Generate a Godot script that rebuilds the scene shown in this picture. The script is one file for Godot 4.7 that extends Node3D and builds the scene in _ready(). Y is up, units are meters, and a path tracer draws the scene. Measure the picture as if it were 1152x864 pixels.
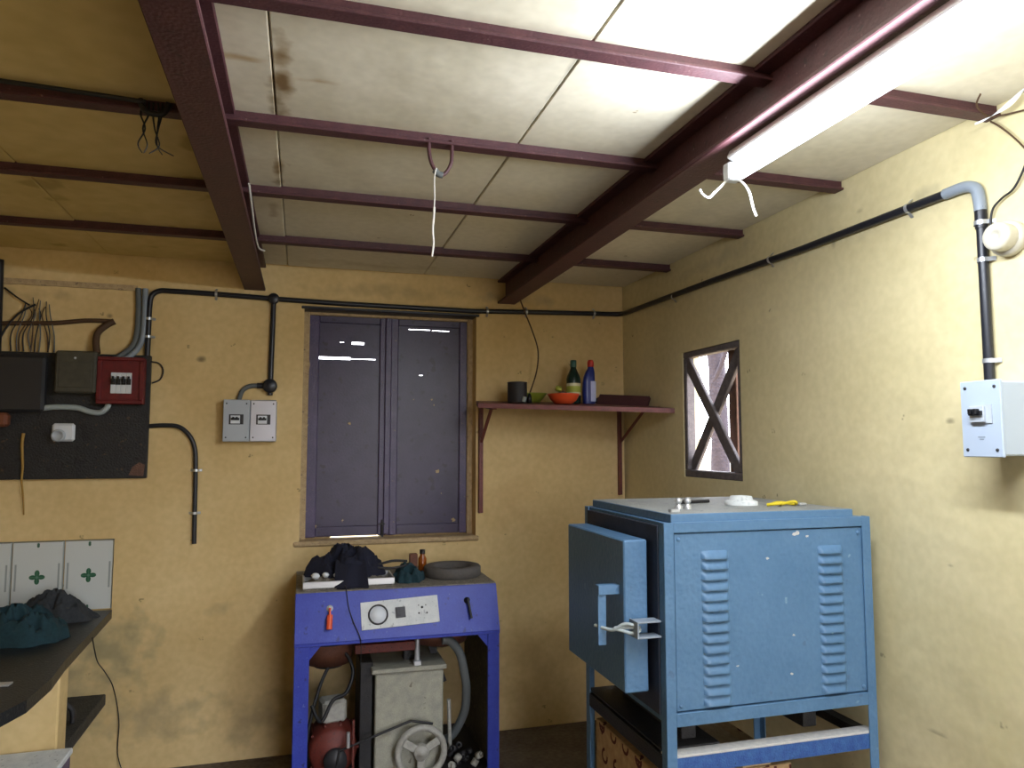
extends Node3D
# World: x to the right, y up, metres. Depth d runs away from the camera; a point is P(x, y, d).

const XR := 1.825    # right wall
const XL := -2.4     # left wall
const DB := 3.956    # back wall
const DF := -1.6     # wall behind the camera
const YC := 2.478      # underside of the roof slabs
const FLAT := Vector3.ZERO

var org := Vector3.ZERO
var used := {}
var M := {}
var rng := RandomNumberGenerator.new()

func P(x: float, y: float, d: float) -> Vector3:
	return Vector3(x, y, -d)

# ------------------------------------------------------------------ nodes
func numbered(n: String) -> String:
	if not used.has(n):
		used[n] = 0
		return n
	used[n] += 1
	return "%s_%03d" % [n, used[n]]

func meta(o: Node, label: String, category: String, group := "") -> void:
	o.set_meta("label", label)
	o.set_meta("category", category)
	if group != "":
		o.set_meta("group", group)

func thing(called: String, label: String, category: String, at: Vector3, group := "") -> Node3D:
	var o := Node3D.new()
	o.name = numbered(called)
	add_child(o)
	o.position = at
	org = at
	meta(o, label, category, group)
	return o

func struct(called: String, at := Vector3.ZERO) -> Node3D:
	var o := Node3D.new()
	o.name = called
	add_child(o)
	o.position = at
	org = at
	o.set_meta("kind", "structure")
	return o

func sb() -> SurfaceTool:
	var st := SurfaceTool.new()
	st.begin(Mesh.PRIMITIVE_TRIANGLES)
	return st

func part(called: String, st: SurfaceTool, mat: Material, parent: Node, label := "") -> MeshInstance3D:
	var o := MeshInstance3D.new()
	o.name = called
	o.mesh = st.commit()
	o.material_override = mat
	parent.add_child(o, true)
	if label != "":
		o.set_meta("label", label)
	return o

func single(called: String, at: Vector3, label: String, category: String, group := "") -> MeshInstance3D:
	var o := MeshInstance3D.new()
	o.name = numbered(called)
	add_child(o)
	o.position = at
	org = at
	meta(o, label, category, group)
	return o

func fill(o: MeshInstance3D, st: SurfaceTool, mat: Material) -> void:
	o.mesh = st.commit()
	o.material_override = mat

# ------------------------------------------------------------------ shapes
func vert(st: SurfaceTool, p: Vector3, n: Vector3, uv) -> void:
	st.set_normal(n)
	if uv == null:
		var a := n.abs()
		if a.x >= a.y and a.x >= a.z:
			uv = Vector2(p.z, -p.y)
		elif a.y >= a.z:
			uv = Vector2(p.x, p.z)
		else:
			uv = Vector2(p.x, -p.y)
	st.set_uv(uv)
	st.add_vertex(p - org)

func tri(st: SurfaceTool, a: Vector3, b: Vector3, c: Vector3, na: Vector3, nb: Vector3, nc: Vector3, ua = null, ub = null, uc = null) -> void:
	if (b - a).cross(c - a).dot(na + nb + nc) > 0.0:
		vert(st, a, na, ua); vert(st, c, nc, uc); vert(st, b, nb, ub)
	else:
		vert(st, a, na, ua); vert(st, b, nb, ub); vert(st, c, nc, uc)

func quad(st: SurfaceTool, a: Vector3, b: Vector3, c: Vector3, d: Vector3, outward: Vector3, uvs = null) -> void:
	var n := (b - a).cross(c - a)
	if n.length() < 1e-12:
		n = (c - a).cross(d - a)
	n = n.normalized()
	if n.dot(outward) < 0.0:
		n = -n
	if uvs == null:
		tri(st, a, b, c, n, n, n); tri(st, a, c, d, n, n, n)
	else:
		tri(st, a, b, c, n, n, n, uvs[0], uvs[1], uvs[2]); tri(st, a, c, d, n, n, n, uvs[0], uvs[2], uvs[3])

# a box of half sizes h about c, turned by b, with chamfered edges
func cbox(st: SurfaceTool, c: Vector3, h: Vector3, b := Basis.IDENTITY, bev := 0.0) -> void:
	bev = minf(bev, minf(h.x, minf(h.y, h.z)) * 0.9)
	var ax := [0, 1, 2]
	for i in ax:
		for s in [-1.0, 1.0]:
			var j: int = (i + 1) % 3
			var k: int = (i + 2) % 3
			var v := []
			for t in [[-1, -1], [1, -1], [1, 1], [-1, 1]]:
				var q := Vector3.ZERO
				q[i] = s * h[i]; q[j] = t[0] * (h[j] - bev); q[k] = t[1] * (h[k] - bev)
				v.append(c + b * q)
			var o := Vector3.ZERO
			o[i] = s
			quad(st, v[0], v[1], v[2], v[3], b * o)
	if bev <= 0.0:
		return
	for i in ax:
		var j: int = (i + 1) % 3
		var k: int = (i + 2) % 3
		for s in [-1.0, 1.0]:
			for t in [-1.0, 1.0]:
				var v := []
				for w in [[-1, 0], [1, 0], [1, 1], [-1, 1]]:
					var q := Vector3.ZERO
					q[i] = w[0] * (h[i] - bev)
					q[j] = s * (h[j] - (bev if w[1] == 0 else 0.0))
					q[k] = t * (h[k] - (0.0 if w[1] == 0 else bev))
					v.append(c + b * q)
				var o := Vector3.ZERO
				o[j] = s; o[k] = t
				quad(st, v[0], v[1], v[2], v[3], b * o)
	for s in [-1.0, 1.0]:
		for t in [-1.0, 1.0]:
			for u in [-1.0, 1.0]:
				var sg := Vector3(s, t, u)
				var p0 := c + b * (sg * Vector3(h.x, h.y - bev, h.z - bev))
				var p1 := c + b * (sg * Vector3(h.x - bev, h.y, h.z - bev))
				var p2 := c + b * (sg * Vector3(h.x - bev, h.y - bev, h.z))
				var n := (b * sg).normalized()
				tri(st, p0, p1, p2, n, n, n)

func bx(st: SurfaceTool, x0: float, x1: float, y0: float, y1: float, d0: float, d1: float, bev := 0.0) -> void:
	cbox(st, P((x0 + x1) / 2, (y0 + y1) / 2, (d0 + d1) / 2), Vector3(absf(x1 - x0), absf(y1 - y0), absf(d1 - d0)) / 2, Basis.IDENTITY, bev)

# a bar of rectangular section from a to b; wide lies along the side direction
func bar(st: SurfaceTool, a: Vector3, b: Vector3, wide: float, thick: float, side: Vector3, bev := 0.0) -> void:
	var f := (b - a).normalized()
	var s := (side - f * side.dot(f)).normalized()
	var u := f.cross(s)
	cbox(st, (a + b) / 2, Vector3(wide / 2, thick / 2, (b - a).length() / 2), Basis(s, u, f), bev)

# smooth rows of points; hint is a point inside, or a direction when far is true
func grid(st: SurfaceTool, rows: Array, wrap: bool, hint: Vector3, far := false) -> void:
	var nr := rows.size()
	var nc: int = rows[0].size()
	var nn := []
	var total := 0.0
	for i in nr:
		var line := []
		for j in nc:
			var a: Vector3 = rows[maxi(i - 1, 0)][j]
			var b: Vector3 = rows[mini(i + 1, nr - 1)][j]
			var jl := (j + nc - 1) % nc if wrap else maxi(j - 1, 0)
			var jr := (j + 1) % nc if wrap else mini(j + 1, nc - 1)
			var n := (b - a).cross(rows[i][jr] - rows[i][jl])
			n = n.normalized()
			total += n.dot(hint if far else rows[i][j] - hint)
			line.append(n)
		nn.append(line)
	var sg := 1.0 if total >= 0.0 else -1.0
	for i in nr - 1:
		for j in (nc if wrap else nc - 1):
			var k := (j + 1) % nc
			var n0: Vector3 = nn[i][j] * sg
			var n1: Vector3 = nn[i][k] * sg
			var n2: Vector3 = nn[i + 1][k] * sg
			var n3: Vector3 = nn[i + 1][j] * sg
			tri(st, rows[i][j], rows[i][k], rows[i + 1][k], n0, n1, n2)
			tri(st, rows[i][j], rows[i + 1][k], rows[i + 1][j], n0, n2, n3)

func smooth_path(pts: Array, per := 6) -> PackedVector3Array:
	var o := PackedVector3Array()
	for i in pts.size() - 1:
		var p0: Vector3 = pts[maxi(i - 1, 0)]
		var p1: Vector3 = pts[i]
		var p2: Vector3 = pts[i + 1]
		var p3: Vector3 = pts[mini(i + 2, pts.size() - 1)]
		for k in per:
			o.append(p1.cubic_interpolate(p2, p0, p3, float(k) / per))
	o.append(pts[pts.size() - 1])
	return o

func tube(st: SurfaceTool, pts, r: float, sides := 10, r_end := -1.0) -> void:
	var n: int = pts.size()
	var up := Vector3.UP
	var f0: Vector3 = (pts[1] - pts[0]).normalized()
	if absf(f0.dot(up)) > 0.9:
		up = Vector3.RIGHT
	var rows := []
	for i in n:
		var f: Vector3 = (pts[mini(i + 1, n - 1)] - pts[maxi(i - 1, 0)]).normalized()
		var s := f.cross(up).normalized()
		up = s.cross(f).normalized()
		var rr := r if r_end < 0.0 else lerpf(r, r_end, float(i) / (n - 1))
		var line := []
		for k in sides:
			var a := TAU * k / sides
			line.append([pts[i] + (s * cos(a) + up * sin(a)) * rr, s * cos(a) + up * sin(a)])
		rows.append(line)
	for i in n - 1:
		for k in sides:
			var l := (k + 1) % sides
			var a = rows[i][k]; var b = rows[i][l]; var c = rows[i + 1][l]; var d = rows[i + 1][k]
			tri(st, a[0], b[0], c[0], a[1], b[1], c[1]); tri(st, a[0], c[0], d[0], a[1], c[1], d[1])
	for e in [0, n - 1]:
		var f: Vector3 = (pts[0] - pts[1]).normalized() if e == 0 else (pts[n - 1] - pts[n - 2]).normalized()
		for k in sides:
			tri(st, pts[e], rows[e][k][0], rows[e][(k + 1) % sides][0], f, f, f)

# profile of Vector2(radius, along) about an axis from at; repeated points make a sharp edge
func lathe(st: SurfaceTool, prof: Array, at: Vector3, axis := Vector3.UP, sides := 24) -> void:
	var s := axis.cross(Vector3.RIGHT if absf(axis.x) < 0.9 else Vector3.UP).normalized()
	var t := axis.cross(s).normalized()
	for i in prof.size() - 1:
		var a: Vector2 = prof[i]
		var b: Vector2 = prof[i + 1]
		if a.distance_to(b) < 1e-6:
			continue
		var own := (b - a).normalized()
		var ta := own
		var tb := own
		if i > 0 and prof[i - 1].distance_to(a) > 1e-6:
			ta = (own + (a - prof[i - 1]).normalized()).normalized()
		if i + 2 < prof.size() and prof[i + 2].distance_to(b) > 1e-6:
			tb = (own + (prof[i + 2] - b).normalized()).normalized()
		for k in sides:
			var g := [cos(TAU * k / sides), sin(TAU * k / sides), cos(TAU * (k + 1) / sides), sin(TAU * (k + 1) / sides)]
			var r0: Vector3 = s * g[0] + t * g[1]
			var r1: Vector3 = s * g[2] + t * g[3]
			var na0 := r0 * ta.y - axis * ta.x
			var na1 := r1 * ta.y - axis * ta.x
			var nb0 := r0 * tb.y - axis * tb.x
			var nb1 := r1 * tb.y - axis * tb.x
			var p0 := at + r0 * a.x + axis * a.y
			var p1 := at + r1 * a.x + axis * a.y
			var p2 := at + r1 * b.x + axis * b.y
			var p3 := at + r0 * b.x + axis * b.y
			if a.x > 1e-6:
				tri(st, p0, p1, p2, na0, na1, nb1)
			if b.x > 1e-6:
				tri(st, p0, p2, p3, na0, nb1, nb0)

# a polygon (Vector2 in the plane of u, v) pushed along w
func prism(st: SurfaceTool, poly: PackedVector2Array, at: Vector3, u: Vector3, v: Vector3, w: Vector3) -> void:
	var idx := Geometry2D.triangulate_polygon(poly)
	var wn := w.normalized()
	for e in [0, 1]:
		var n := wn if e == 1 else -wn
		for i in range(0, idx.size(), 3):
			var p := []
			for k in 3:
				p.append(at + u * poly[idx[i + k]].x + v * poly[idx[i + k]].y + w * e)
			tri(st, p[0], p[1], p[2], n, n, n)
	var cw := Geometry2D.is_polygon_clockwise(poly)
	for i in poly.size():
		var a := poly[i]
		var b := poly[(i + 1) % poly.size()]
		var o := Vector2(b.y - a.y, a.x - b.x) * (-1.0 if cw else 1.0)
		var pa := at + u * a.x + v * a.y
		var pb := at + u * b.x + v * b.y
		quad(st, pa, pb, pb + w, pa + w, u * o.x + v * o.y)

# boxes that cover a rectangle but for its holes; put(st, a0, a1, b0, b1) makes one cell
func holed(a0: float, a1: float, b0: float, b1: float, holes: Array, put: Callable) -> void:
	var xs := [a0, a1]
	var ys := [b0, b1]
	for h in holes:
		for v in [h[0], h[1]]:
			if v > a0 and v < a1 and not xs.has(v): xs.append(v)
		for v in [h[2], h[3]]:
			if v > b0 and v < b1 and not ys.has(v): ys.append(v)
	xs.sort(); ys.sort()
	for i in xs.size() - 1:
		for j in ys.size() - 1:
			var cx: float = (xs[i] + xs[i + 1]) / 2
			var cy: float = (ys[j] + ys[j + 1]) / 2
			var open := false
			for h in holes:
				if cx > h[0] and cx < h[1] and cy > h[2] and cy < h[3]: open = true
			if not open:
				put.call(xs[i], xs[i + 1], ys[j], ys[j + 1])

# a rumpled heap of cloth on a surface at height y
func heap(st: SurfaceTool, c: Vector3, rx: float, rz: float, h: float, sd: int, flat := 0.55) -> void:
	var fn := FastNoiseLite.new()
	fn.seed = sd
	fn.frequency = 1.0
	fn.fractal_octaves = 3
	var rows := []
	for i in 17:
		var t := i / 16.0
		var line := []
		for k in 56:
			var a := TAU * k / 56
			var lobe := 1.0 + 0.28 * fn.get_noise_2d(cos(a) * 1.3 + sd, sin(a) * 1.3)
			var x := cos(a) * rx * lobe * t
			var z := sin(a) * rz * lobe * t
			var rid := 1.0 - absf(fn.get_noise_2d(x * 9.0, z * 9.0)) * 2.2
			var y := h * pow(maxf(0.0, 1.0 - t * t), flat) * (0.55 + 0.45 * rid + 0.35 * fn.get_noise_2d(x * 4.0 + 7.0, z * 4.0))
			line.append(c + Vector3(x, maxf(y, 0.004 * (1.0 - t)), z))
		rows.append(line)
	grid(st, rows, true, Vector3.UP, true)

# ------------------------------------------------------------------ textures
func noise_bytes(n: int, sd: int, freq: float, oct := 4) -> PackedByteArray:
	var f := FastNoiseLite.new()
	f.seed = sd
	f.noise_type = FastNoiseLite.TYPE_SIMPLEX_SMOOTH
	f.frequency = freq / n
	f.fractal_octaves = oct
	var im := f.get_seamless_image(n, n)
	im.convert(Image.FORMAT_L8)
	return im.get_data()

# two tones mottled by noise, fine grain, and spots of other matter [colour, threshold, frequency]
func tex(sd: int, c0: Color, c1: Color, freq := 6.0, grain := 0.04, spots := [], n := 256) -> ImageTexture:
	var a := noise_bytes(n, sd, freq)
	var b := noise_bytes(n, sd + 11, freq * 9.0, 3)
	var sp := []
	for s in spots:
		sp.append(noise_bytes(n, sd + 31 + sp.size() * 7, s[2], 4))
	var out := PackedByteArray()
	out.resize(n * n * 3)
	for i in n * n:
		var c := c0.lerp(c1, a[i] / 255.0)
		var g := (b[i] / 255.0 - 0.5) * 2.0 * grain
		c = Color(c.r + g, c.g + g, c.b + g)
		for k in sp.size():
			var v: float = sp[k][i] / 255.0 - spots[k][1]
			if v > 0.0:
				c = c.lerp(spots[k][0], clampf(v * 14.0, 0.0, 0.9))
		out[i * 3] = clampi(int(c.r * 255), 0, 255)
		out[i * 3 + 1] = clampi(int(c.g * 255), 0, 255)
		out[i * 3 + 2] = clampi(int(c.b * 255), 0, 255)
	return ImageTexture.create_from_image(Image.create_from_data(n, n, false, Image.FORMAT_RGB8, out))

func bump(sd: int, freq: float, strength: float, n := 256) -> ImageTexture:
	var f := FastNoiseLite.new()
	f.seed = sd
	f.frequency = freq / n
	f.fractal_octaves = 4
	var im := f.get_seamless_image(n, n)
	im.convert(Image.FORMAT_RGBA8)
	im.bump_map_to_normal_map(strength)
	return ImageTexture.create_from_image(im)

func mat(called: String, t: Texture2D, rough: float, scale := 1.0, metal := 0.0, nrm: Texture2D = null, ns := 0.5) -> StandardMaterial3D:
	var m := StandardMaterial3D.new()
	m.resource_name = called
	m.albedo_texture = t
	m.roughness = rough
	m.metallic = metal
	if scale > 0.0:
		m.uv1_triplanar = true
		m.uv1_world_triplanar = true
		m.uv1_scale = Vector3.ONE * scale
	if nrm:
		m.normal_enabled = true
		m.normal_texture = nrm
		m.normal_scale = ns
	M[called] = m
	return m

func plain(called: String, c: Color, rough: float, metal := 0.0) -> StandardMaterial3D:
	var m := StandardMaterial3D.new()
	m.resource_name = called
	m.albedo_color = c
	m.roughness = rough
	m.metallic = metal
	M[called] = m
	return m

# a whole wall's paint: mottled plaster plus stains [u, v, ru, rv, colour, strength] in metres
func wall_tex(sd: int, w_m: float, h_m: float, c0: Color, c1: Color, stains: Array, specks: int, sc: Color) -> ImageTexture:
	var ppm := 190.0
	var w := int(w_m * ppm)
	var h := int(h_m * ppm)
	var f := FastNoiseLite.new()
	f.seed = sd
	f.frequency = 0.008
	f.fractal_octaves = 5
	var a := f.get_image(w, h)
	a.convert(Image.FORMAT_L8)
	f.seed = sd + 3
	f.frequency = 0.12
	f.fractal_octaves = 3
	var b := f.get_image(w, h)
	b.convert(Image.FORMAT_L8)
	var da := a.get_data()
	var db := b.get_data()
	var out := PackedByteArray()
	out.resize(w * h * 3)
	for i in w * h:
		var t := da[i] / 255.0
		var g := (db[i] / 255.0 - 0.5) * 0.05
		out[i * 3] = clampi(int((lerpf(c0.r, c1.r, t) + g) * 255), 0, 255)
		out[i * 3 + 1] = clampi(int((lerpf(c0.g, c1.g, t) + g) * 255), 0, 255)
		out[i * 3 + 2] = clampi(int((lerpf(c0.b, c1.b, t) + g) * 255), 0, 255)
	var im := Image.create_from_data(w, h, false, Image.FORMAT_RGB8, out)
	f.frequency = 0.035
	f.fractal_octaves = 5
	for s in stains:
		f.seed = sd + int(s[0] * 977.0 + s[1] * 131.0)
		var ru: float = s[2]
		var rv: float = s[3]
		for py in range(maxi(0, int((s[1] - rv) * ppm)), mini(h, int((s[1] + rv) * ppm))):
			for px in range(maxi(0, int((s[0] - ru) * ppm)), mini(w, int((s[0] + ru) * ppm))):
				var du: float = (px / ppm - s[0]) / ru
				var dv: float = (py / ppm - s[1]) / rv
				var q := 1.0 - sqrt(du * du + dv * dv) + f.get_noise_2d(px, py) * 0.7
				if q > 0.25:
					im.set_pixel(px, py, im.get_pixel(px, py).lerp(s[4], minf(0.85, 0.6 * s[5]) * clampf((q - 0.25) * 1.4, 0.0, 1.0)))
	var r := RandomNumberGenerator.new()
	r.seed = sd
	for k in specks:
		var px := r.randi_range(3, w - 6)
		var py := r.randi_range(3, h - 6)
		var e := r.randf_range(0.3, 0.8)
		for t in r.randi_range(1, 7):
			var qx := clampi(px + r.randi_range(0, 3), 0, w - 1)
			var qy := clampi(py + r.randi_range(0, 2), 0, h - 1)
			im.set_pixel(qx, qy, im.get_pixel(qx, qy).lerp(sc, e))
	return ImageTexture.create_from_image(im)

func materials() -> void:
	var fine := bump(5, 40.0, 3.0)
	var plaster := bump(6, 14.0, 5.0)
	# back wall, u from the left wall, v from the top
	var top := 2.6
	var grey := Color(0.42, 0.40, 0.33)
	var dark := Color(0.25, 0.21, 0.15)
	var st := [
		[1.55, 2.02, 0.30, 0.22, Color(0.36, 0.38, 0.30), 0.6], [1.35, 2.25, 0.35, 0.3, Color(0.40, 0.40, 0.33), 0.5], [1.75, 2.35, 0.3, 0.18, grey, 0.5],
		[2.05, 1.86, 0.10, 0.06, grey, 0.4], [0.95, 0.33, 0.5, 0.05, Color(0.5, 0.42, 0.3), 0.6], [2.9, 0.22, 0.6, 0.06, Color(0.55, 0.48, 0.36), 0.5],
		[3.55, 0.22, 0.35, 0.05, Color(0.45, 0.42, 0.4), 0.5], [2.32, 2.40, 0.5, 0.2, Color(0.40, 0.36, 0.28), 0.5], [3.6, 2.2, 0.4, 0.3, Color(0.58, 0.46, 0.30), 0.35],
		[1.15, 1.70, 0.14, 0.06, Color(0.62, 0.56, 0.36), 0.4], [3.55, 1.35, 0.3, 0.3, Color(0.70, 0.56, 0.36), 0.4], [1.9, 0.62, 0.03, 0.02, dark, 0.8],
		[1.48, 0.42, 0.02, 0.015, dark, 0.8], [3.78, 0.43, 0.012, 0.012, dark, 0.8], [3.49, 0.44, 0.012, 0.012, dark, 0.8], [3.34, 0.98, 0.018, 0.012, dark, 0.8]]
	var back := mat("yellow_limewash", wall_tex(21, 4.3, top, Color(0.81, 0.70, 0.48), Color(0.87, 0.77, 0.56), st, 90, Color(0.5, 0.43, 0.28)), 0.85, 0.0, 0.0, plaster, 0.07)
	back.uv1_scale = Vector3(1.0 / 4.3, 1.0 / top, 1)
	st = [[3.35, 0.28, 0.08, 0.03, grey, 0.4], [3.75, 0.33, 0.02, 0.03, dark, 0.5], [3.62, 0.25, 0.03, 0.015, dark, 0.5], [3.3, 0.98, 0.02, 0.012, dark, 0.6],
		[3.9, 1.65, 0.25, 0.3, Color(0.88, 0.83, 0.62), 0.5], [3.2, 1.75, 0.12, 0.4, Color(0.8, 0.76, 0.55), 0.4], [3.32, 1.40, 0.02, 0.01, dark, 0.6],
		[3.06, 1.06, 0.1, 0.05, Color(0.92, 0.88, 0.7), 0.6], [4.1, 0.75, 0.4, 0.2, Color(0.76, 0.72, 0.54), 0.35], [3.0, 0.35, 0.3, 0.1, Color(0.88, 0.83, 0.68), 0.5],
		[4.5, 0.2, 0.5, 0.05, Color(0.6, 0.58, 0.5), 0.4], [5.0, 0.3, 0.3, 0.06, Color(0.6, 0.56, 0.46), 0.4], [3.4, 1.9, 0.04, 0.01, dark, 0.4]]
	var side := mat("cream_limewash", wall_tex(33, 5.6, top, Color(0.81, 0.76, 0.58), Color(0.86, 0.81, 0.64), st, 90, Color(0.45, 0.4, 0.3)), 0.85, 0.0, 0.0, plaster, 0.07)
	side.uv1_scale = Vector3(1.0 / 5.6, 1.0 / top, 1)
	# roof slabs, u from the left wall, v along the depth from the wall behind the camera
	var rust := Color(0.45, 0.33, 0.17)
	st = [[2.33, 3.50, 0.04, 0.28, rust, 1.6], [2.31, 3.62, 0.05, 0.12, Color(0.42, 0.33, 0.19), 1.6], [2.30, 4.15, 0.03, 0.2, rust, 1.3], [2.27, 4.6, 0.03, 0.15, rust, 0.5],
		[2.24, 3.40, 0.13, 0.022, Color(0.62, 0.45, 0.22), 0.7], [2.42, 3.47, 0.1, 0.025, Color(0.62, 0.45, 0.22), 0.7], [3.02, 3.3, 0.015, 0.35, Color(0.5, 0.48, 0.42), 0.8],
		[3.02, 2.9, 0.02, 0.2, Color(0.5, 0.48, 0.42), 0.7], [2.7, 3.7, 0.25, 0.1, Color(0.78, 0.72, 0.6), 0.4], [3.18, 2.98, 0.012, 0.03, dark, 0.8], [3.9, 4.3, 0.4, 0.3, Color(0.7, 0.67, 0.6), 0.4],
		[1.2, 3.9, 0.6, 0.4, Color(0.62, 0.53, 0.30), 0.4], [2.75, 5.4, 0.6, 0.1, Color(0.6, 0.53, 0.4), 0.4]]
	var roof := mat("whitewashed_stone", wall_tex(44, 4.3, 5.6, Color(0.83, 0.80, 0.70), Color(0.87, 0.84, 0.76), st, 80, Color(0.5, 0.42, 0.3)), 0.9, 0.0, 0.0, plaster, 0.06)
	roof.uv1_scale = Vector3(1.0 / 4.3, 1.0 / 5.6, 1)
	mat("yellow_stone", tex(45, Color(0.80, 0.71, 0.46), Color(0.86, 0.77, 0.54), 3, 0.03, [[Color(0.70, 0.61, 0.38), 0.80, 5.0]]), 0.9, 0.35)  # yellower base tone for the slabs of the left bay
	mat("cement", tex(3, Color(0.36, 0.32, 0.28), Color(0.46, 0.42, 0.37), 5, 0.05), 0.9, 0.7, 0.0, fine, 0.4)
	mat("maroon_paint", tex(51, Color(0.27, 0.15, 0.17), Color(0.33, 0.19, 0.20), 7, 0.03, [[Color(0.50, 0.42, 0.40), 0.84, 26.0], [Color(0.22, 0.13, 0.14), 0.78, 12.0]]), 0.55, 2.0, 0.0, fine, 0.12)
	mat("shelf_paint", tex(52, Color(0.40, 0.20, 0.19), Color(0.48, 0.25, 0.23), 7, 0.03, [[Color(0.3, 0.18, 0.16), 0.75, 16.0]]), 0.5, 3.0, 0.0, fine, 0.3)
	mat("furnace_blue", tex(60, Color(0.29, 0.43, 0.56), Color(0.33, 0.47, 0.60), 4, 0.015, [[Color(0.56, 0.66, 0.72), 0.93, 14.0], [Color(0.29, 0.40, 0.52), 0.88, 9.0]]), 0.42, 1.1, 0.0, fine, 0.15)
	mat("soot_navy", tex(59, Color(0.12, 0.14, 0.20), Color(0.18, 0.20, 0.26), 6, 0.03), 0.6, 2.0)
	mat("furnace_top", tex(61, Color(0.50, 0.52, 0.52), Color(0.58, 0.58, 0.56), 6, 0.04, [[Color(0.70, 0.71, 0.70), 0.84, 14.0], [Color(0.36, 0.37, 0.38), 0.82, 7.0]]), 0.6, 2.0, 0.0, fine, 0.3)
	mat("stand_blue", tex(62, Color(0.13, 0.27, 0.52), Color(0.22, 0.38, 0.60), 8, 0.04, [[Color(0.45, 0.52, 0.60), 0.84, 9.0], [Color(0.10, 0.17, 0.30), 0.84, 9.0]]), 0.5, 3.0, 0.0, fine, 0.3)
	mat("dust", tex(63, Color(0.66, 0.66, 0.66), Color(0.76, 0.75, 0.73), 9, 0.06), 0.9, 4.0)
	mat("black_iron", tex(64, Color(0.10, 0.10, 0.11), Color(0.16, 0.15, 0.15), 8, 0.04), 0.6, 3.0, 0.0, fine, 0.3)
	mat("polisher_blue", tex(70, Color(0.13, 0.19, 0.60), Color(0.18, 0.26, 0.66), 6, 0.03, [[Color(0.40, 0.46, 0.68), 0.84, 18.0], [Color(0.10, 0.12, 0.36), 0.82, 9.0]]), 0.45, 1.8, 0.0, fine, 0.06)
	mat("polisher_grey", tex(71, Color(0.30, 0.29, 0.25), Color(0.38, 0.36, 0.30), 6, 0.05, [[Color(0.5, 0.46, 0.38), 0.74, 14.0]]), 0.75, 2.5, 0.0, fine, 0.4)
	mat("polisher_top", tex(72, Color(0.40, 0.38, 0.34), Color(0.52, 0.49, 0.44), 9, 0.08, [[Color(0.66, 0.64, 0.6), 0.74, 22.0], [Color(0.2, 0.19, 0.18), 0.74, 14.0]]), 0.7, 3.0, 0.0, fine, 0.4)
	mat("tank_paint", tex(73, Color(0.56, 0.56, 0.51), Color(0.66, 0.65, 0.58), 5, 0.04, [[Color(0.42, 0.40, 0.35), 0.84, 6.0]]), 0.6, 3.0)
	mat("motor_red", tex(74, Color(0.36, 0.13, 0.10), Color(0.46, 0.19, 0.14), 6, 0.05, [[Color(0.2, 0.14, 0.12), 0.72, 14.0]]), 0.6, 4.0)
	mat("brown_iron", tex(75, Color(0.36, 0.22, 0.16), Color(0.46, 0.28, 0.2), 6, 0.06), 0.7, 4.0)
	mat("shutter_paint", tex(80, Color(0.21, 0.18, 0.28), Color(0.26, 0.22, 0.34), 5, 0.015, [[Color(0.18, 0.15, 0.22), 0.78, 8.0]]), 0.38, 1.5, 0.0, fine, 0.04)
	mat("shutter_stile", tex(81, Color(0.25, 0.21, 0.34), Color(0.31, 0.26, 0.40), 5, 0.03, [[Color(0.55, 0.48, 0.36), 0.84, 14.0]]), 0.35, 2.0, 0.0, fine, 0.2)
	mat("bare_plaster", tex(82, Color(0.66, 0.57, 0.43), Color(0.76, 0.67, 0.52), 8, 0.08, [[Color(0.50, 0.44, 0.36), 0.80, 8.0]]), 0.9, 3.0, 0.0, plaster, 0.25)
	mat("old_wood", tex(83, Color(0.33, 0.31, 0.32), Color(0.43, 0.40, 0.40), 8, 0.06), 0.75, 4.0, 0.0, fine, 0.5)
	mat("brown_wood", tex(84, Color(0.36, 0.26, 0.22), Color(0.44, 0.32, 0.26), 8, 0.05), 0.8, 3.0, 0.0, fine, 0.4)
	mat("bark", tex(85, Color(0.16, 0.14, 0.18), Color(0.26, 0.23, 0.26), 9, 0.08), 0.9, 3.0, 0.0, plaster, 0.8)
	mat("black_stone", tex(90, Color(0.10, 0.11, 0.12), Color(0.16, 0.17, 0.17), 7, 0.04, [[Color(0.3, 0.29, 0.26), 0.76, 12.0]]), 0.4, 2.0, 0.0, fine, 0.2)
	mat("grey_slab", tex(91, Color(0.20, 0.20, 0.19), Color(0.28, 0.27, 0.25), 7, 0.05), 0.8, 2.0, 0.0, fine, 0.4)
	mat("pale_card", tex(92, Color(0.76, 0.78, 0.78), Color(0.86, 0.87, 0.86), 6, 0.04, [[Color(0.55, 0.57, 0.58), 0.76, 10.0]]), 0.8, 3.0)
	mat("purple_card", tex(93, Color(0.36, 0.30, 0.38), Color(0.44, 0.38, 0.44), 6, 0.04), 0.8, 3.0)
	mat("board_wood", tex(94, Color(0.10, 0.10, 0.11), Color(0.15, 0.15, 0.15), 5, 0.03, [[Color(0.30, 0.22, 0.16), 0.82, 9.0], [Color(0.07, 0.07, 0.08), 0.74, 7.0]]), 0.6, 2.0, 0.0, fine, 0.3)
	mat("meter_grey", tex(95, Color(0.24, 0.23, 0.19), Color(0.30, 0.29, 0.24), 6, 0.03), 0.6, 4.0)
	mat("red_box", tex(96, Color(0.34, 0.06, 0.08), Color(0.44, 0.09, 0.10), 6, 0.03), 0.5, 4.0)
	mat("navy_cloth", tex(100, Color(0.05, 0.06, 0.12), Color(0.09, 0.10, 0.18), 12, 0.03), 0.95, 6.0, 0.0, fine, 0.6)
	mat("teal_cloth", tex(101, Color(0.06, 0.16, 0.19), Color(0.11, 0.24, 0.27), 10, 0.04), 0.95, 6.0, 0.0, fine, 0.6)
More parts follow.
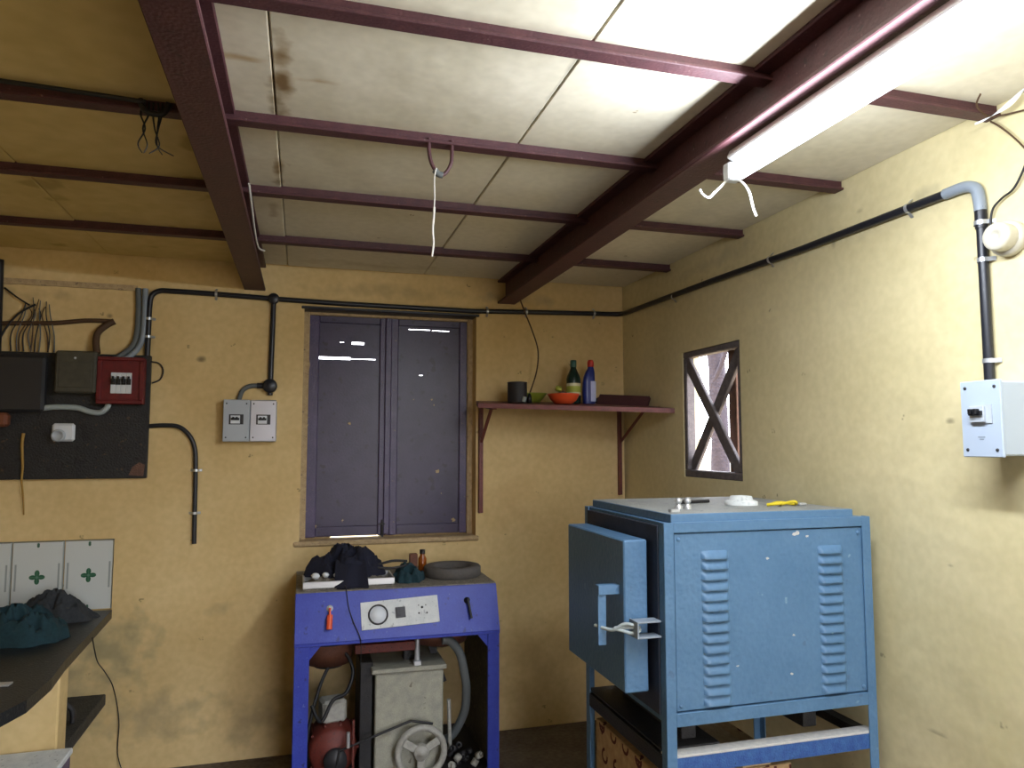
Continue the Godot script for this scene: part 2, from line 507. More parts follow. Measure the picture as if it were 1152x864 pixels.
	mat("slate_cloth", tex(102, Color(0.15, 0.17, 0.19), Color(0.24, 0.25, 0.26), 10, 0.04), 0.95, 6.0, 0.0, fine, 0.6)
	mat("wheel_metal", tex(103, Color(0.56, 0.56, 0.53), Color(0.68, 0.67, 0.63), 8, 0.06), 0.5, 5.0)
	mat("grit_ring", tex(104, Color(0.30, 0.29, 0.28), Color(0.38, 0.36, 0.34), 10, 0.06), 0.8, 5.0)
	plain("conduit_black", Color(0.10, 0.11, 0.14), 0.38)
	plain("elbow_grey", Color(0.52, 0.56, 0.60), 0.45)
	plain("hose_grey", Color(0.36, 0.38, 0.38), 0.6)
	plain("hose_pale", Color(0.62, 0.66, 0.66), 0.55)
	plain("clip_metal", Color(0.78, 0.80, 0.82), 0.3, 0.7)
	plain("white_plastic", Color(0.84, 0.86, 0.88), 0.4)
	plain("enamel_white", Color(0.66, 0.71, 0.77), 0.35)
	plain("switch_grey", Color(0.68, 0.71, 0.74), 0.35)
	plain("switch_steel", Color(0.80, 0.81, 0.85), 0.28, 0.55)
	plain("black_plastic", Color(0.07, 0.07, 0.08), 0.45)
	plain("cream_ceramic", Color(0.74, 0.72, 0.65), 0.3)
	plain("wire_black", Color(0.09, 0.09, 0.10), 0.55)
	plain("wire_brown", Color(0.30, 0.21, 0.13), 0.7)
	plain("wire_ochre", Color(0.62, 0.48, 0.20), 0.6)
	plain("wire_white", Color(0.88, 0.88, 0.86), 0.5)
	plain("string_white", Color(0.80, 0.79, 0.76), 0.9)
	plain("tile_glaze", Color(0.84, 0.86, 0.85), 0.15)
	plain("orange_plastic", Color(0.86, 0.33, 0.16), 0.4)
	plain("amber_glass", Color(0.55, 0.28, 0.08), 0.2)
	plain("bottle_green", Color(0.08, 0.17, 0.15), 0.18)
	plain("bottle_blue", Color(0.12, 0.18, 0.48), 0.3)
	plain("cap_green", Color(0.14, 0.32, 0.28), 0.4)
	plain("cap_red", Color(0.72, 0.18, 0.14), 0.4)
	plain("label_cream", Color(0.82, 0.80, 0.66), 0.6)
	plain("label_lime", Color(0.66, 0.70, 0.28), 0.6)
	plain("label_lilac", Color(0.72, 0.74, 0.88), 0.6)
	plain("tin_dark", Color(0.20, 0.20, 0.21), 0.5, 0.3)
	plain("lime_plastic", Color(0.58, 0.62, 0.22), 0.45)
	plain("yellow_plastic", Color(0.85, 0.76, 0.15), 0.5)
	plain("bright_steel", Color(0.80, 0.81, 0.82), 0.3, 0.6)
	plain("tube_batten", Color(0.90, 0.90, 0.90), 0.4)
	plain("skin_brown", Color(0.45, 0.26, 0.17), 0.7)

# ------------------------------------------------------------------ scene
func _ready() -> void:
	rng.seed = 7
	# camera, sky, light, exposure
	var cam := Camera3D.new()
	cam.name = "camera"
	add_child(cam)
	cam.position = Vector3(0, 1.55, 0)
	cam.rotation_degrees = Vector3(4.711, -16.056, 0)
	cam.fov = 55.53
	cam.near = 0.02
	cam.current = true
	var sky_mat := ProceduralSkyMaterial.new()
	sky_mat.sky_top_color = Color(0.93, 0.95, 1.0)
	sky_mat.sky_horizon_color = Color(0.97, 0.97, 1.0)
	sky_mat.ground_horizon_color = Color(0.80, 0.79, 0.77)
	sky_mat.ground_bottom_color = Color(0.60, 0.58, 0.55)
	sky_mat.sky_energy_multiplier = 2.8
	sky_mat.ground_energy_multiplier = 2.0
	var sky := Sky.new()
	sky.sky_material = sky_mat
	var env := Environment.new()
	env.background_mode = Environment.BG_SKY
	env.sky = sky
	env.tonemap_mode = Environment.TONE_MAPPER_LINEAR
	env.tonemap_exposure = 1.12
	env.sdfgi_enabled = true
	env.ssao_enabled = true
	env.ssil_enabled = true
	var we := WorldEnvironment.new()
	we.name = "environment"
	we.environment = env
	add_child(we)
	materials()
	print("materials")
	room()
	beams()
	tube_lamp(2.35)
	shutter_window()
	lattice_window()
	print("room")
	furnace()
	polisher()
	counter()
	print("machines")
	conduits()
	boxes()
	meter_board()
	shelf()
	small_things()

func tube_lamp(energy: float) -> void:
	var x := 1.105
	var y := 2.278
	var d0 := 0.48
	var d1 := 1.68
	var col := Color(0.92, 0.95, 1.0)
	var t := thing("tube_light", "lit white tube light fixed under the right roof beam", "light", P(x, y, (d0 + d1) / 2))
	var st := sb()
	cbox(st, P(x + 0.012, y + 0.040, (d0 + d1) / 2), Vector3(0.030, 0.013, (d1 - d0) / 2), Basis(Vector3(0, 0, 1), -0.45), 0.004)
	part("batten", st, M.tube_batten, t)
	var glow := StandardMaterial3D.new()
	glow.resource_name = "tube_glow"
	glow.albedo_color = Color(0.95, 0.95, 0.95)
	glow.emission_enabled = true
	glow.emission = col
	glow.emission_energy_multiplier = 6.0
	st = sb()
	tube(st, [P(x, y, d0 + 0.03), P(x, y, d1 - 0.03)], 0.025, 24)
	part("glass_tube", st, glow, t)
	for e in [d0, d1]:
		st = sb()
		bx(st, x - 0.02, x + 0.02, y - 0.02, y + 0.03, e - 0.012, e + 0.018, 0.004) if e == d1 else bx(st, x - 0.02, x + 0.02, y - 0.02, y + 0.03, e - 0.018, e + 0.03, 0.004)
		part("lamp_holder", st, M.white_plastic, t)
	st = sb()
	tube(st, smooth_path([P(x - 0.005, y - 0.005, d1 + 0.01), P(1.075, 2.245, d1 + 0.01), P(1.05, 2.222, d1 + 0.005), P(1.03, 2.205, d1), P(1.012, 2.212, d1), P(1.003, 2.225, d1)]), 0.0035, 8)
	part("wire_tail", st, M.wire_white, t)
	st = sb()
	tube(st, smooth_path([P(x + 0.005, y - 0.005, d1 + 0.01), P(1.14, 2.262, d1 + 0.01), P(1.158, 2.235, d1 + 0.005), P(1.166, 2.19, d1), P(1.175, 2.168, d1)]), 0.0035, 8)
	part("wire_tail", st, M.wire_white, t)
	# the light of the tube: down and to either side of it
	var dirs := [[Vector3(0, 1, 0), Vector3(0, -0.0275, 0), 1.0], [Vector3(1, 0, 0), Vector3(-0.0275, 0, 0), 1.2], [Vector3(-1, 0, 0), Vector3(0.0275, -0.004, 0), 0.55]]
	for k in dirs:
		var l := AreaLight3D.new()
		l.name = "tube_glow_light"
		var bz: Vector3 = k[0]
		var bxx := Vector3(0, 0, 1)
		t.add_child(l, true)
		l.transform = Transform3D(Basis(bxx, bz.cross(bxx), bz), k[1])
		l.area_size = Vector2(1.14, 0.045)
		l.area_normalize_energy = true
		l.light_color = col
		l.light_energy = energy * k[2]
		l.set("area_range", 12.0)
		l.set("area_attenuation", 2.0)
		l.shadow_enabled = true

# ------------------------------------------------------------------ the setting
func wall_uv(o: MeshInstance3D, how: String) -> void:
	# planar metres: back wall (x from the left wall, y from the top), side wall (depth, y), roof (x, depth)
	var m: ArrayMesh = o.mesh
	var arr := m.surface_get_arrays(0)
	var v: PackedVector3Array = arr[Mesh.ARRAY_VERTEX]
	var n: PackedVector3Array = arr[Mesh.ARRAY_NORMAL]
	var uv := PackedVector2Array()
	for i in v.size():
		var p := v[i]
		if how == "back":
			uv.append(Vector2(p.x - XL + (p.z + DB if absf(n[i].x) > 0.5 else 0.0), 2.6 - p.y + (p.z + DB if absf(n[i].y) > 0.5 else 0.0)))
		elif how == "side":
			uv.append(Vector2(-p.z - DF + (p.x if absf(n[i].z) > 0.5 else 0.0), 2.6 - p.y + (p.x if absf(n[i].y) > 0.5 else 0.0)))
		else:
			uv.append(Vector2(p.x - XL, -p.z - DF))
	arr[Mesh.ARRAY_TEX_UV] = uv
	arr[Mesh.ARRAY_TANGENT] = null
	var m2 := ArrayMesh.new()
	m2.add_surface_from_arrays(Mesh.PRIMITIVE_TRIANGLES, arr)
	var s2 := SurfaceTool.new()
	s2.create_from(m2, 0)
	s2.generate_tangents()
	o.mesh = s2.commit()

func room() -> void:
	org = Vector3.ZERO
	var t := 0.25
	var f := struct("floor")
	var st := sb()
	bx(st, XL - t, XR + t, -0.1, 0.0, DF - t, DB + t)
	part("screed", st, M.cement, f)
	# back wall with the shutter window and the tiled recess
	var w := struct("wall_back")
	st = sb()
	holed(XL - t, XR + t, 0.0, 2.66, [[0.0, 0.93, 1.05, 2.275], [XL - t, -0.855, 0.76, 1.097]], func(a, b, c, e): bx(st, a, b, c, e, DB, DB + t))
	bx(st, XL - t, -0.855, 0.76, 1.097, DB + 0.03, DB + t)
	wall_uv(part("plaster", st, M.yellow_limewash, w), "back")
	# tiles of the recess, each with its printed flower
	var tm := tile_material()
	var tx := -0.858
	for k in 6:
		st = sb()
		tile(st, tx - 0.212, tx, 0.762, 1.092, DB + 0.012, DB + 0.03)
		part("tile", st, tm, w)
		tx -= 0.216
	# right wall with the lattice window
	w = struct("wall_right")
	st = sb()
	holed(DF - t, DB, 0.0, 2.66, [[2.757, 3.255, 1.39, 2.005]], func(a, b, c, e): bx(st, XR, XR + 0.09, c, e, a, b))
	wall_uv(part("plaster", st, M.cream_limewash, w), "side")
	w = struct("wall_left")
	st = sb()
	bx(st, XL - t, XL, 0.0, 2.66, DF - t, DB)
	wall_uv(part("plaster", st, M.yellow_limewash, w), "side")
	w = struct("wall_front")
	st = sb()
	# unseen doorway behind the camera, placed so daylight brightens the back wall
	holed(XL, XR, 0.0, 2.66, [[0.35, 1.75, 0.0, 2.1]], func(a, b, c, e): bx(st, a, b, c, e, DF - t, DF))
	wall_uv(part("plaster", st, M.yellow_limewash, w), "back")
	# roof: stone slabs that lie on maroon purlins between the beams
	var c := struct("ceiling")
	st = sb()
	bx(st, XL - t, XR + t, 2.56, 2.66, DF - t, DB + t)
	part("unseen_roof_deck", st, M.cement, c)  # out of view above the slabs, keeps sky light out of the joints
	var pz := [-1.54, -0.93, -0.32, 0.29, 0.90, 1.51, 2.115, 2.72, 3.375, 3.93]
	var xs := [XL, -1.62, -0.93, -0.25, -0.09, 0.626, 1.11, XR]
	for i in pz.size() - 1:
		for j in xs.size() - 1:
			st = sb()
			var up := rng.randf_range(0.0, 0.005)
			bx(st, xs[j] + 0.0015, xs[j + 1] - 0.0015, YC + up, YC + 0.06, pz[i] + 0.0025, pz[i + 1] - 0.0025, 0.003)
			wall_uv(part("roof_slab", st, M.yellow_stone if j < 3 else M.whitewashed_stone, c), "roof")
	var bays := [[XL, -0.256], [-0.244, 1.104], [1.116, XR]]
	for i in range(0, pz.size() - 1):
		for b in bays:
			st = sb()
			var d: float = pz[i]
			# a tee: flange below, web above
			bx(st, b[0], b[1], 2.447, 2.456, d - 0.023, d + 0.023, 0.002)
			bx(st, b[0], b[1], 2.456, 2.484, d - 0.011, d + 0.011)
			part("purlin", st, M.maroon_paint, c)

func tile(st: SurfaceTool, x0: float, x1: float, y0: float, y1: float, d0: float, d1: float) -> void:
	var g := 0.004
	quad(st, P(x0 + g, y0 + g, d0), P(x1 - g, y0 + g, d0), P(x1 - g, y1 - g, d0), P(x0 + g, y1 - g, d0), Vector3(0, 0, 1), [Vector2(0, 1), Vector2(1, 1), Vector2(1, 0), Vector2(0, 0)])
	var a := [P(x0, y0, d1), P(x1, y0, d1), P(x1, y1, d1), P(x0, y1, d1)]
	var b := [P(x0 + g, y0 + g, d0), P(x1 - g, y0 + g, d0), P(x1 - g, y1 - g, d0), P(x0 + g, y1 - g, d0)]
	var o := [Vector3.DOWN, Vector3.RIGHT, Vector3.UP, Vector3.LEFT]
	var e := Vector2(0.3, 0.05)
	for k in 4:
		quad(st, a[k], a[(k + 1) % 4], b[(k + 1) % 4], b[k], o[k], [e, e, e, e])

func tile_material() -> StandardMaterial3D:
	var im := Image.create(128, 200, false, Image.FORMAT_RGB8)
	im.fill(Color(0.80, 0.82, 0.81))
	var grn := Color(0.20, 0.38, 0.29)
	var gry := Color(0.40, 0.44, 0.43)
	for k in [6, 118]:
		for y in range(62, 138):
			for x in range(k, k + 5):
				im.set_pixel(x, y, im.get_pixel(x, y).lerp(gry, 0.55 if (y * 7 + x * 3) % 5 != 0 else 0.3))
	for y in 200:
		for x in 128:
			var p := Vector2(x - 64, y - 100)
			for q in 4:
				var d := Vector2.RIGHT.rotated(q * PI / 2)
				var along := p.dot(d) - 11.0
				var across := p.dot(d.orthogonal())
				if pow(along / 10.0, 2) + pow(across / 6.5, 2) < 1.0:
					im.set_pixel(x, y, grn.lerp(Color(0.45, 0.55, 0.45), 0.35 if absf(across) < 1.2 else 0.0))
			if p.length() < 4.0:
				im.set_pixel(x, y, grn.lightened(0.2))
			for e in [8, 192]:
				if pow((x - 64) / 4.0, 2) + pow((y - e) / 7.0, 2) < 1.0:
					im.set_pixel(x, y, grn.lerp(gry, 0.4))
	var m := StandardMaterial3D.new()
	m.resource_name = "printed_tile"
	m.albedo_texture = ImageTexture.create_from_image(im)
	m.roughness = 0.2
	M["printed_tile"] = m
	return m

func beams() -> void:
	var info := [[-0.25, "maroon steel roof beam on the left, above the double switch box"], [1.105, "maroon steel roof beam on the right that carries the tube light"]]
	for i in info:
		var x: float = i[0]
		var t := thing("roof_beam", i[1], "beam", P(x, 2.345, 1.2), "steel roof beams")
		var d0 := DF
		var d1 := DB + 0.002
		var st := sb()
		bx(st, x - 0.052, x + 0.052, 2.345, 2.359, d0, d1, 0.003)
		part("bottom_flange", st, M.maroon_paint, t)
		st = sb()
		bx(st, x - 0.005, x + 0.005, 2.359, 2.468, d0, d1)
		part("web", st, M.maroon_paint, t)
		st = sb()
		bx(st, x - 0.052, x + 0.052, 2.467, 2.480, d0, d1, 0.003)
		part("top_flange", st, M.maroon_paint, t)

func shutter_window() -> void:
	var w := struct("window_1")
	var d := DB + 0.12
	var st := sb()
	# frame round the opening
	for q in [[0.0, 0.03, 1.05, 2.275], [0.90, 0.93, 1.05, 2.275], [0.03, 0.90, 2.248, 2.275], [0.03, 0.16, 1.05, 1.066], [0.42, 0.90, 1.05, 1.066]]:
		st = sb()
		bx(st, q[0], q[1], q[2], q[3], d - 0.0 if q[3] < 1.1 else d - 0.03, d + 0.04, 0.003)
		part("frame", st, M.bare_plaster, w)
	st = sb()
	bx(st, -0.015, 0.945, 2.262, 2.276, DB - 0.012, DB + 0.10, 0.003)
	part("lintel", st, M.conduit_black, w)
	# two leaves: stiles, rails and a panel with cracks that let the daylight in
	var leaves := [[0.027, 0.453, [[0.078, 0.25, 2.012, 2.026], [0.25, 0.385, 2.016, 2.020], [0.255, 0.322, 2.098, 2.112], [0.19, 0.212, 2.106, 2.11]]], [0.455, 0.903, [[0.567, 0.69, 2.194, 2.198], [0.70, 0.80, 2.192, 2.196], [0.63, 0.65, 1.935, 1.938]]]]
	var n := 0
	for l in leaves:
		var x0: float = l[0]
		var x1: float = l[1]
		for q in [[x0, x0 + 0.055], [x1 - 0.045, x1]]:
			st = sb()
			bx(st, q[0], q[1], 1.055, 2.252, d - 0.012, d + 0.022, 0.004)
			part("stile", st, M.shutter_stile, w)
		for q in [[1.057, 1.11], [2.212, 2.252]]:
			st = sb()
			bx(st, x0 + 0.055, x1 - 0.045, q[0], q[1], d - 0.008, d + 0.02, 0.003)
			part("rail", st, M.shutter_paint, w)
		st = sb()
		holed(x0 + 0.05, x1 - 0.04, 1.10, 2.22, l[2], func(a, b, c, e): bx(st, a, b, c, e, d + 0.004, d + 0.012))
		part("panel", st, M.shutter_paint, w)
		n += 1
	st = sb()
	bx(st, 0.436, 0.472, 1.062, 2.252, d - 0.024, d - 0.010, 0.005)
	part("cover_strip", st, M.shutter_stile, w)
	st = sb()
	tube(st, [P(0.432, 1.045, d - 0.03), P(0.432, 1.14, d - 0.03)], 0.006, 8)
	bx(st, 0.418, 0.446, 1.115, 1.122, d - 0.036, d - 0.008)
	part("bolt", st, M.black_iron, w)
	# rough plaster sill and a torn edge along the reveals
	st = sb()
	bx(st, -0.03, 0.95, 1.022, 1.05, DB - 0.012, DB + 0.11, 0.008)
	part("sill", st, M.bare_plaster, w)
	for side in [0, 1]:
		st = sb()
		var f := FastNoiseLite.new()
		f.seed = 12 + side
		f.frequency = 3.0
		var poly := PackedVector2Array()
		for k in 31:
			var y := 1.05 + 1.205 * k / 30.0
			poly.append(Vector2((0.024 + 0.018 * f.get_noise_1d(y * 2.0) + 0.006 * f.get_noise_1d(y * 11.0)), y))
		poly.append(Vector2(0.0, 2.255))
		poly.append(Vector2(0.0, 1.05))
		prism(st, poly, P(0.0 if side == 0 else 0.93, 0, d - 0.016), Vector3.RIGHT if side == 0 else Vector3.LEFT, Vector3.UP, P(0, 0, -0.02))
		part("plaster_edge", st, M.bare_plaster, w)
	# flakes where the paint is gone
	for q in [[0.735, 1.40, 0.016], [0.76, 1.275, 0.005], [0.25, 1.66, 0.01], [0.70, 1.80, 0.008], [0.715, 1.77, 0.007], [0.60, 1.80, 0.005], [0.83, 1.125, 0.018], [0.22, 1.14, 0.012], [0.08, 1.11, 0.012]]:
		st = sb()
		var poly := PackedVector2Array()
		for k in 9:
			var a := TAU * k / 9
			poly.append(Vector2(cos(a), sin(a)) * q[2] * rng.randf_range(0.15, 1.0))
		prism(st, poly, P(q[0], q[1], d + (0.0035 if q[1] > 1.12 else -0.0085)), Vector3.RIGHT, Vector3.UP, P(0, 0, -0.001))
		part("bare_flake", st, M.bare_plaster, w)

func lattice_window() -> void:
	var w := struct("window_2")
	var st := sb()
	var x0 := XR + 0.004
	var x1 := XR + 0.05
	for q in [[2.757, 3.255, 1.39, 1.425, 0], [2.757, 3.255, 1.975, 2.005, 0], [2.757, 2.787, 1.425, 1.975, 0], [3.225, 3.255, 1.425, 1.975, 0]]:
		st = sb()
		bx(st, x0, x1, q[2], q[3], q[0], q[1], 0.004)
		part("frame", st, M.old_wood, w)
	st = sb()
	bar(st, P(x0 + 0.012, 1.965, 3.235), P(x0 + 0.012, 1.425, 2.795), 0.058, 0.018, Vector3(0, 1, 1), 0.003)
	part("cross_bar", st, M.old_wood, w)
	st = sb()
	bar(st, P(x0 + 0.03, 1.965, 2.80), P(x0 + 0.03, 1.425, 3.23), 0.058, 0.018, Vector3(0, 1, -1), 0.003)
	part("cross_bar", st, M.old_wood, w)
	st = sb()
	bx(st, x0 + 0.046, x0 + 0.064, 1.42, 1.98, 2.868, 2.93, 0.003)
	part("upright_slat", st, M.brown_wood, w)
	# outside: trunk and post close to the wall
	var tr := single("tree_trunk", P(2.75, -0.3, 4.5), "dark tree trunk outside, behind the crossed bars of the small window", "tree trunk")
	st = sb()
	var rows := []
	var f := FastNoiseLite.new()
	f.seed = 3
	f.frequency = 1.0
	for i in 30:
		var y := -0.3 + i * 0.17
		var line := []
		for k in 14:
			var a := TAU * k / 14
			var r := 0.068 - 0.004 * y + 0.02 * f.get_noise_3d(cos(a) * 2.0, y * 2.0, sin(a) * 2.0)
			line.append(P(2.75 + 0.05 * sin(y * 1.1) + cos(a) * r, y, 4.5 + sin(a) * r))
		rows.append(line)
	grid(st, rows, true, P(2.75, 2.0, 4.5))
	tube(st, smooth_path([P(2.75, 1.75, 4.5), P(2.7, 2.05, 4.62), P(2.72, 2.5, 4.85), P(2.7, 3.2, 5.0)]), 0.028, 8, 0.012)
	tube(st, smooth_path([P(2.75, 1.95, 4.5), P(2.78, 2.2, 4.36), P(2.76, 2.6, 4.25), P(2.8, 3.2, 4.1)]), 0.02, 8, 0.01)
	fill(tr, st, M.bark)
	var gp := single("ground_outside", Vector3.ZERO, "pale earth outside beyond the small window", "ground")
	st = sb()
	bx(st, XR + 0.25, 14.0, -0.4, -0.3, -6.0, 14.0)
	bx(st, -8.0, XR + 0.25, -0.4, -0.3, DB + 0.25, 14.0)
	fill(gp, st, M.bare_plaster)
	gp.set_meta("kind", "structure")

# ------------------------------------------------------------------ furnace
func furnace() -> void:
	var x0 := 1.03
	var x1 := 1.765
	var d0 := 1.965
	var d1 := 2.59
	var yb := 0.735
	var yt := 1.318
	var t := thing("box_furnace", "pale blue steel box furnace with louvred side on a stand", "furnace", P((x0 + x1) / 2, 0, (d0 + d1) / 2))
	var st := sb()
	# body: shell with recessed side panel
	bx(st, x0 + 0.012, x1 - 0.006, yb, yt - 0.012, d0 + 0.022, d1 - 0.006)
	part("body", st, M.furnace_blue, t)
	# angle iron corner posts
	for q in [[x0, 1, d0, 1], [x1, -1, d0, 1], [x0, 1, d1, -1], [x1, -1, d1, -1]]:
		st = sb()
		var xx: float = q[0]
		var dd: float = q[2]
		bx(st, xx, xx + q[1] * 0.032, 0.0, yt, dd, dd + q[3] * 0.005, 0.001)
		bx(st, xx, xx + q[1] * 0.005, 0.0, yt, dd + q[3] * 0.005, dd + q[3] * 0.035, 0.001)
		part("corner_post", st, M.furnace_blue, t)
	st = sb()
	bx(st, x0 + 0.032, x1 - 0.032, yt - 0.030, yt, d0 + 0.0005, d0 + 0.022, 0.001)
	part("top_rail", st, M.furnace_blue, t)
	st = sb()
	bx(st, x0 + 0.032, x1 - 0.032, yb - 0.002, yb + 0.036, d0 + 0.0005, d0 + 0.022, 0.001)
	part("bottom_rail", st, M.furnace_blue, t)
	# the louvred panel stands a little proud with a dark joint above it
	st = sb()
	bx(st, x0 + 0.036, x1 - 0.030, yb + 0.040, yt - 0.034, d0 + 0.006, d0 + 0.018, 0.0015)
	var panel := part("louvre_panel", st, M.furnace_blue, t)
	var lm := louvre_mesh(0.094, 0.024, 0.013)
	for col in [1.2, 1.612]:
		for k in 15:
			var o := MeshInstance3D.new()
			o.name = "louvre"
			o.mesh = lm
			o.material_override = M.furnace_blue
			panel.add_child(o, true)
			o.position = P(col + (0.0 if k % 2 == 0 else 0.001), 1.232 - k * 0.0303, d0 + 0.0062) - t.position
	for q in [[x0 + 0.05, yb + 0.054], [x0 + 0.05, yt - 0.05], [x1 - 0.045, yb + 0.054], [x1 - 0.045, yt - 0.05]]:
		st = sb()
		lathe(st, [Vector2(0.006, 0), Vector2(0.006, 0.002), Vector2(0.004, 0.004), Vector2(0, 0.0045)], P(q[0], q[1], d0 + 0.006), Vector3(0, 0, 1), 10)
		part("screw", st, M.furnace_blue, panel)
	# worn paint
	for q in [[1.49, 1.272, 0.012], [1.53, 1.262, 0.005], [1.385, 1.20, 0.006], [1.47, 0.965, 0.005], [1.46, 0.85, 0.005], [1.27, 0.888, 0.004]]:
		st = sb()
		var poly := PackedVector2Array()
		for k in 9:
			var a := TAU * k / 9
			poly.append(Vector2(cos(a) * 1.2, sin(a) * 0.7) * q[2] * rng.randf_range(0.5, 1.3))
		prism(st, poly, P(q[0], q[1], d0 + 0.0062), Vector3.RIGHT, Vector3.UP, P(0, 0, -0.0006))
		part("paint_chip", st, M.dust, panel)
	# top: a slab lid set back from the edges
	st = sb()
	bx(st, x0 + 0.012, x1 - 0.004, yt - 0.014, yt - 0.002, d0 + 0.004, d1, 0.001)
	part("top_sheet", st, M.furnace_blue, t)
	st = sb()
	bx(st, x0 + 0.028, x1 - 0.058, yt - 0.002, yt + 0.024, d0 + 0.008, d1 - 0.01, 0.002)
	var lid := part("lid", st, M.furnace_blue, t)
	st = sb()
	bx(st, x0 + 0.030, x1 - 0.060, yt + 0.0235, yt + 0.0242, d0 + 0.014, d1 - 0.012)
	part("dusty_top", st, M.furnace_top, lid, "grey dusty top of the lid")
	st = sb()
	lathe(st, [Vector2(0.055, 0), Vector2(0.055, 0.012), Vector2(0.045, 0.016), Vector2(0.04, 0.016), Vector2(0.036, 0.03), Vector2(0, 0.033)], P(1.46, yt + 0.024, 2.22), Vector3.UP, 24)
	part("vent_cap", st, M.pale_card, t)
	# door on the left side
	var dr := sb()
	bx(dr, x0 - 0.095, x0 - 0.018, 0.815, 1.262, d0 + 0.075, d1 - 0.075, 0.004)
	var door := part("door", dr, M.furnace_blue, t)
	st = sb()
	bx(st, x0 - 0.018, x0 - 0.004, 0.85, 1.225, d0 + 0.11, d1 - 0.11)
	part("door_seal", st, M.black_iron, door)
	st = sb()
	bx(st, x0 - 0.004, x0 + 0.012, 0.76, yt - 0.012, d0 + 0.036, d1 - 0.036)
	part("door_surround", st, M.soot_navy, t)
	# hinges at the back
	for y in [0.93, 1.15]:
		st = sb()
		tube(st, [P(x0 - 0.03, y - 0.035, d1 - 0.06), P(x0 - 0.03, y + 0.035, d1 - 0.06)], 0.011, 10)
		part("hinge", st, M.furnace_blue, door)
	# handle: a strip bent out from the door
	st = sb()
	var hx := x0 - 0.095
	bx(st, hx - 0.068, hx - 0.042, 0.950, 1.105, 2.078, 2.084, 0.001)
	bx(st, hx - 0.068, hx + 0.002, 1.098, 1.126, 2.072, 2.079, 0.001)
	bx(st, hx - 0.068, hx + 0.002, 1.122, 1.126, 2.079, 2.10, 0.001)
	part("handle", st, M.furnace_blue, door)
	# latch: U bracket with a loop of wire
	st = sb()
	bx(st, x0 - 0.075, x0 - 0.002, 1.028, 1.033, d0 + 0.020, d0 + 0.066, 0.001)
	bx(st, x0 - 0.075, x0 - 0.002, 0.984, 0.989, d0 + 0.020, d0 + 0.066, 0.001)
	bx(st, x0 - 0.079, x0 - 0.074, 0.984, 1.033, d0 + 0.020, d0 + 0.066, 0.001)
	bx(st, x0 - 0.079, x0 - 0.074, 0.984, 1.033, d0 + 0.060, d0 + 0.082, 0.001)
	part("latch_bracket", st, M.elbow_grey, door)
	st = sb()
	tube(st, smooth_path([P(0.865, 1.005, 2.10), P(0.90, 1.0, 2.05), P(0.925, 1.018, 2.03), P(0.945, 1.02, 2.015), P(0.97, 1.005, 2.01), P(0.95, 0.995, 2.015), P(0.925, 1.0, 2.03), P(0.905, 1.005, 2.045), P(0.93, 1.01, 2.03), P(0.97, 1.012, 2.005)]), 0.0055, 8)
	part("latch_wire", st, M.hose_pale, door)
	# stand: rails between the posts
	st = sb()
	bx(st, x0 + 0.005, x1 - 0.005, 0.598, 0.648, d0 + 0.005, d0 + 0.010, 0.001)
	part("stand_rail", st, M.stand_blue, t, "bright blue front rail of the stand")
	st = sb()
	bx(st, x0 + 0.005, x1 - 0.005, 0.645, 0.652, d0 + 0.004, d0 + 0.05, 0.001)
	part("stand_ledge", st, M.dust, t, "dusty ledge of the front rail")
	for x in [x0, x1 - 0.04]:
		st = sb()
		bx(st, x, x + 0.04, 0.640, 0.646, d0 + 0.03, d1 - 0.03, 0.001)
		bx(st, x + (0.0 if x == x0 else 0.035), x + (0.005 if x == x0 else 0.04), 0.60, 0.640, d0 + 0.03, d1 - 0.03, 0.001)
		part("stand_rail", st, M.black_iron, t)
	st = sb()
	bx(st, x0 + 0.03, x1 - 0.03, 0.60, 0.645, d1 - 0.006, d1, 0.001)
	part("stand_rail", st, M.black_iron, t)
	st = sb()
	bx(st, x0 + 0.006, x0 + 0.20, 0.652, 0.657, d0 + 0.05, d1 - 0.01)
	part("tray_sheet", st, M.black_iron, t, "black sheet on the left rail")
	# bearers below the body
	for x in [x0 + 0.1, x1 - 0.2]:
		st = sb()
		bx(st, x, x + 0.05, 0.646, 0.736, d0 + 0.1, d1 - 0.1, 0.002)
		part("bearer", st, M.black_iron, t)
	# things on and below the furnace
	var c := thing("carton", "beige printed carton standing under the furnace", "box", P(1.4, 0.0, 2.3))
	st = sb()
	bx(st, 1.055, 1.5, 0.0, 0.555, 2.04, 2.56, 0.003)
	part("carton_body", st, carton_material(), c)
	st = sb()
	for k in [[1.13, 0.006], [1.33, 0.010]]:
		bx(st, k[0], k[0] + 0.10, 0.555, 0.555 + k[1], 2.05, 2.55)
	part("flap", st, M.bare_plaster, c)
	var o := single("black_pipe", P(1.6, 0, 2.75), "dark pipe standing behind the furnace stand by the wall", "pipe")
	st = sb()
	tube(st, [P(1.60, 0.0, 2.72), P(1.62, 0.70, 2.75)], 0.022, 12)
	fill(o, st, M.black_iron)
	o = single("nut", P(1.09, yt + 0.024, 2.03), "small bright steel plate on the near left of furnace top", "metal piece")
	st = sb()
	bx(st, 1.085, 1.115, yt + 0.0242, yt + 0.034, 2.02, 2.04, 0.002)
	fill(o, st, M.bright_steel)
	var k2 := 0  # pair of loose steel knobs on the furnace top
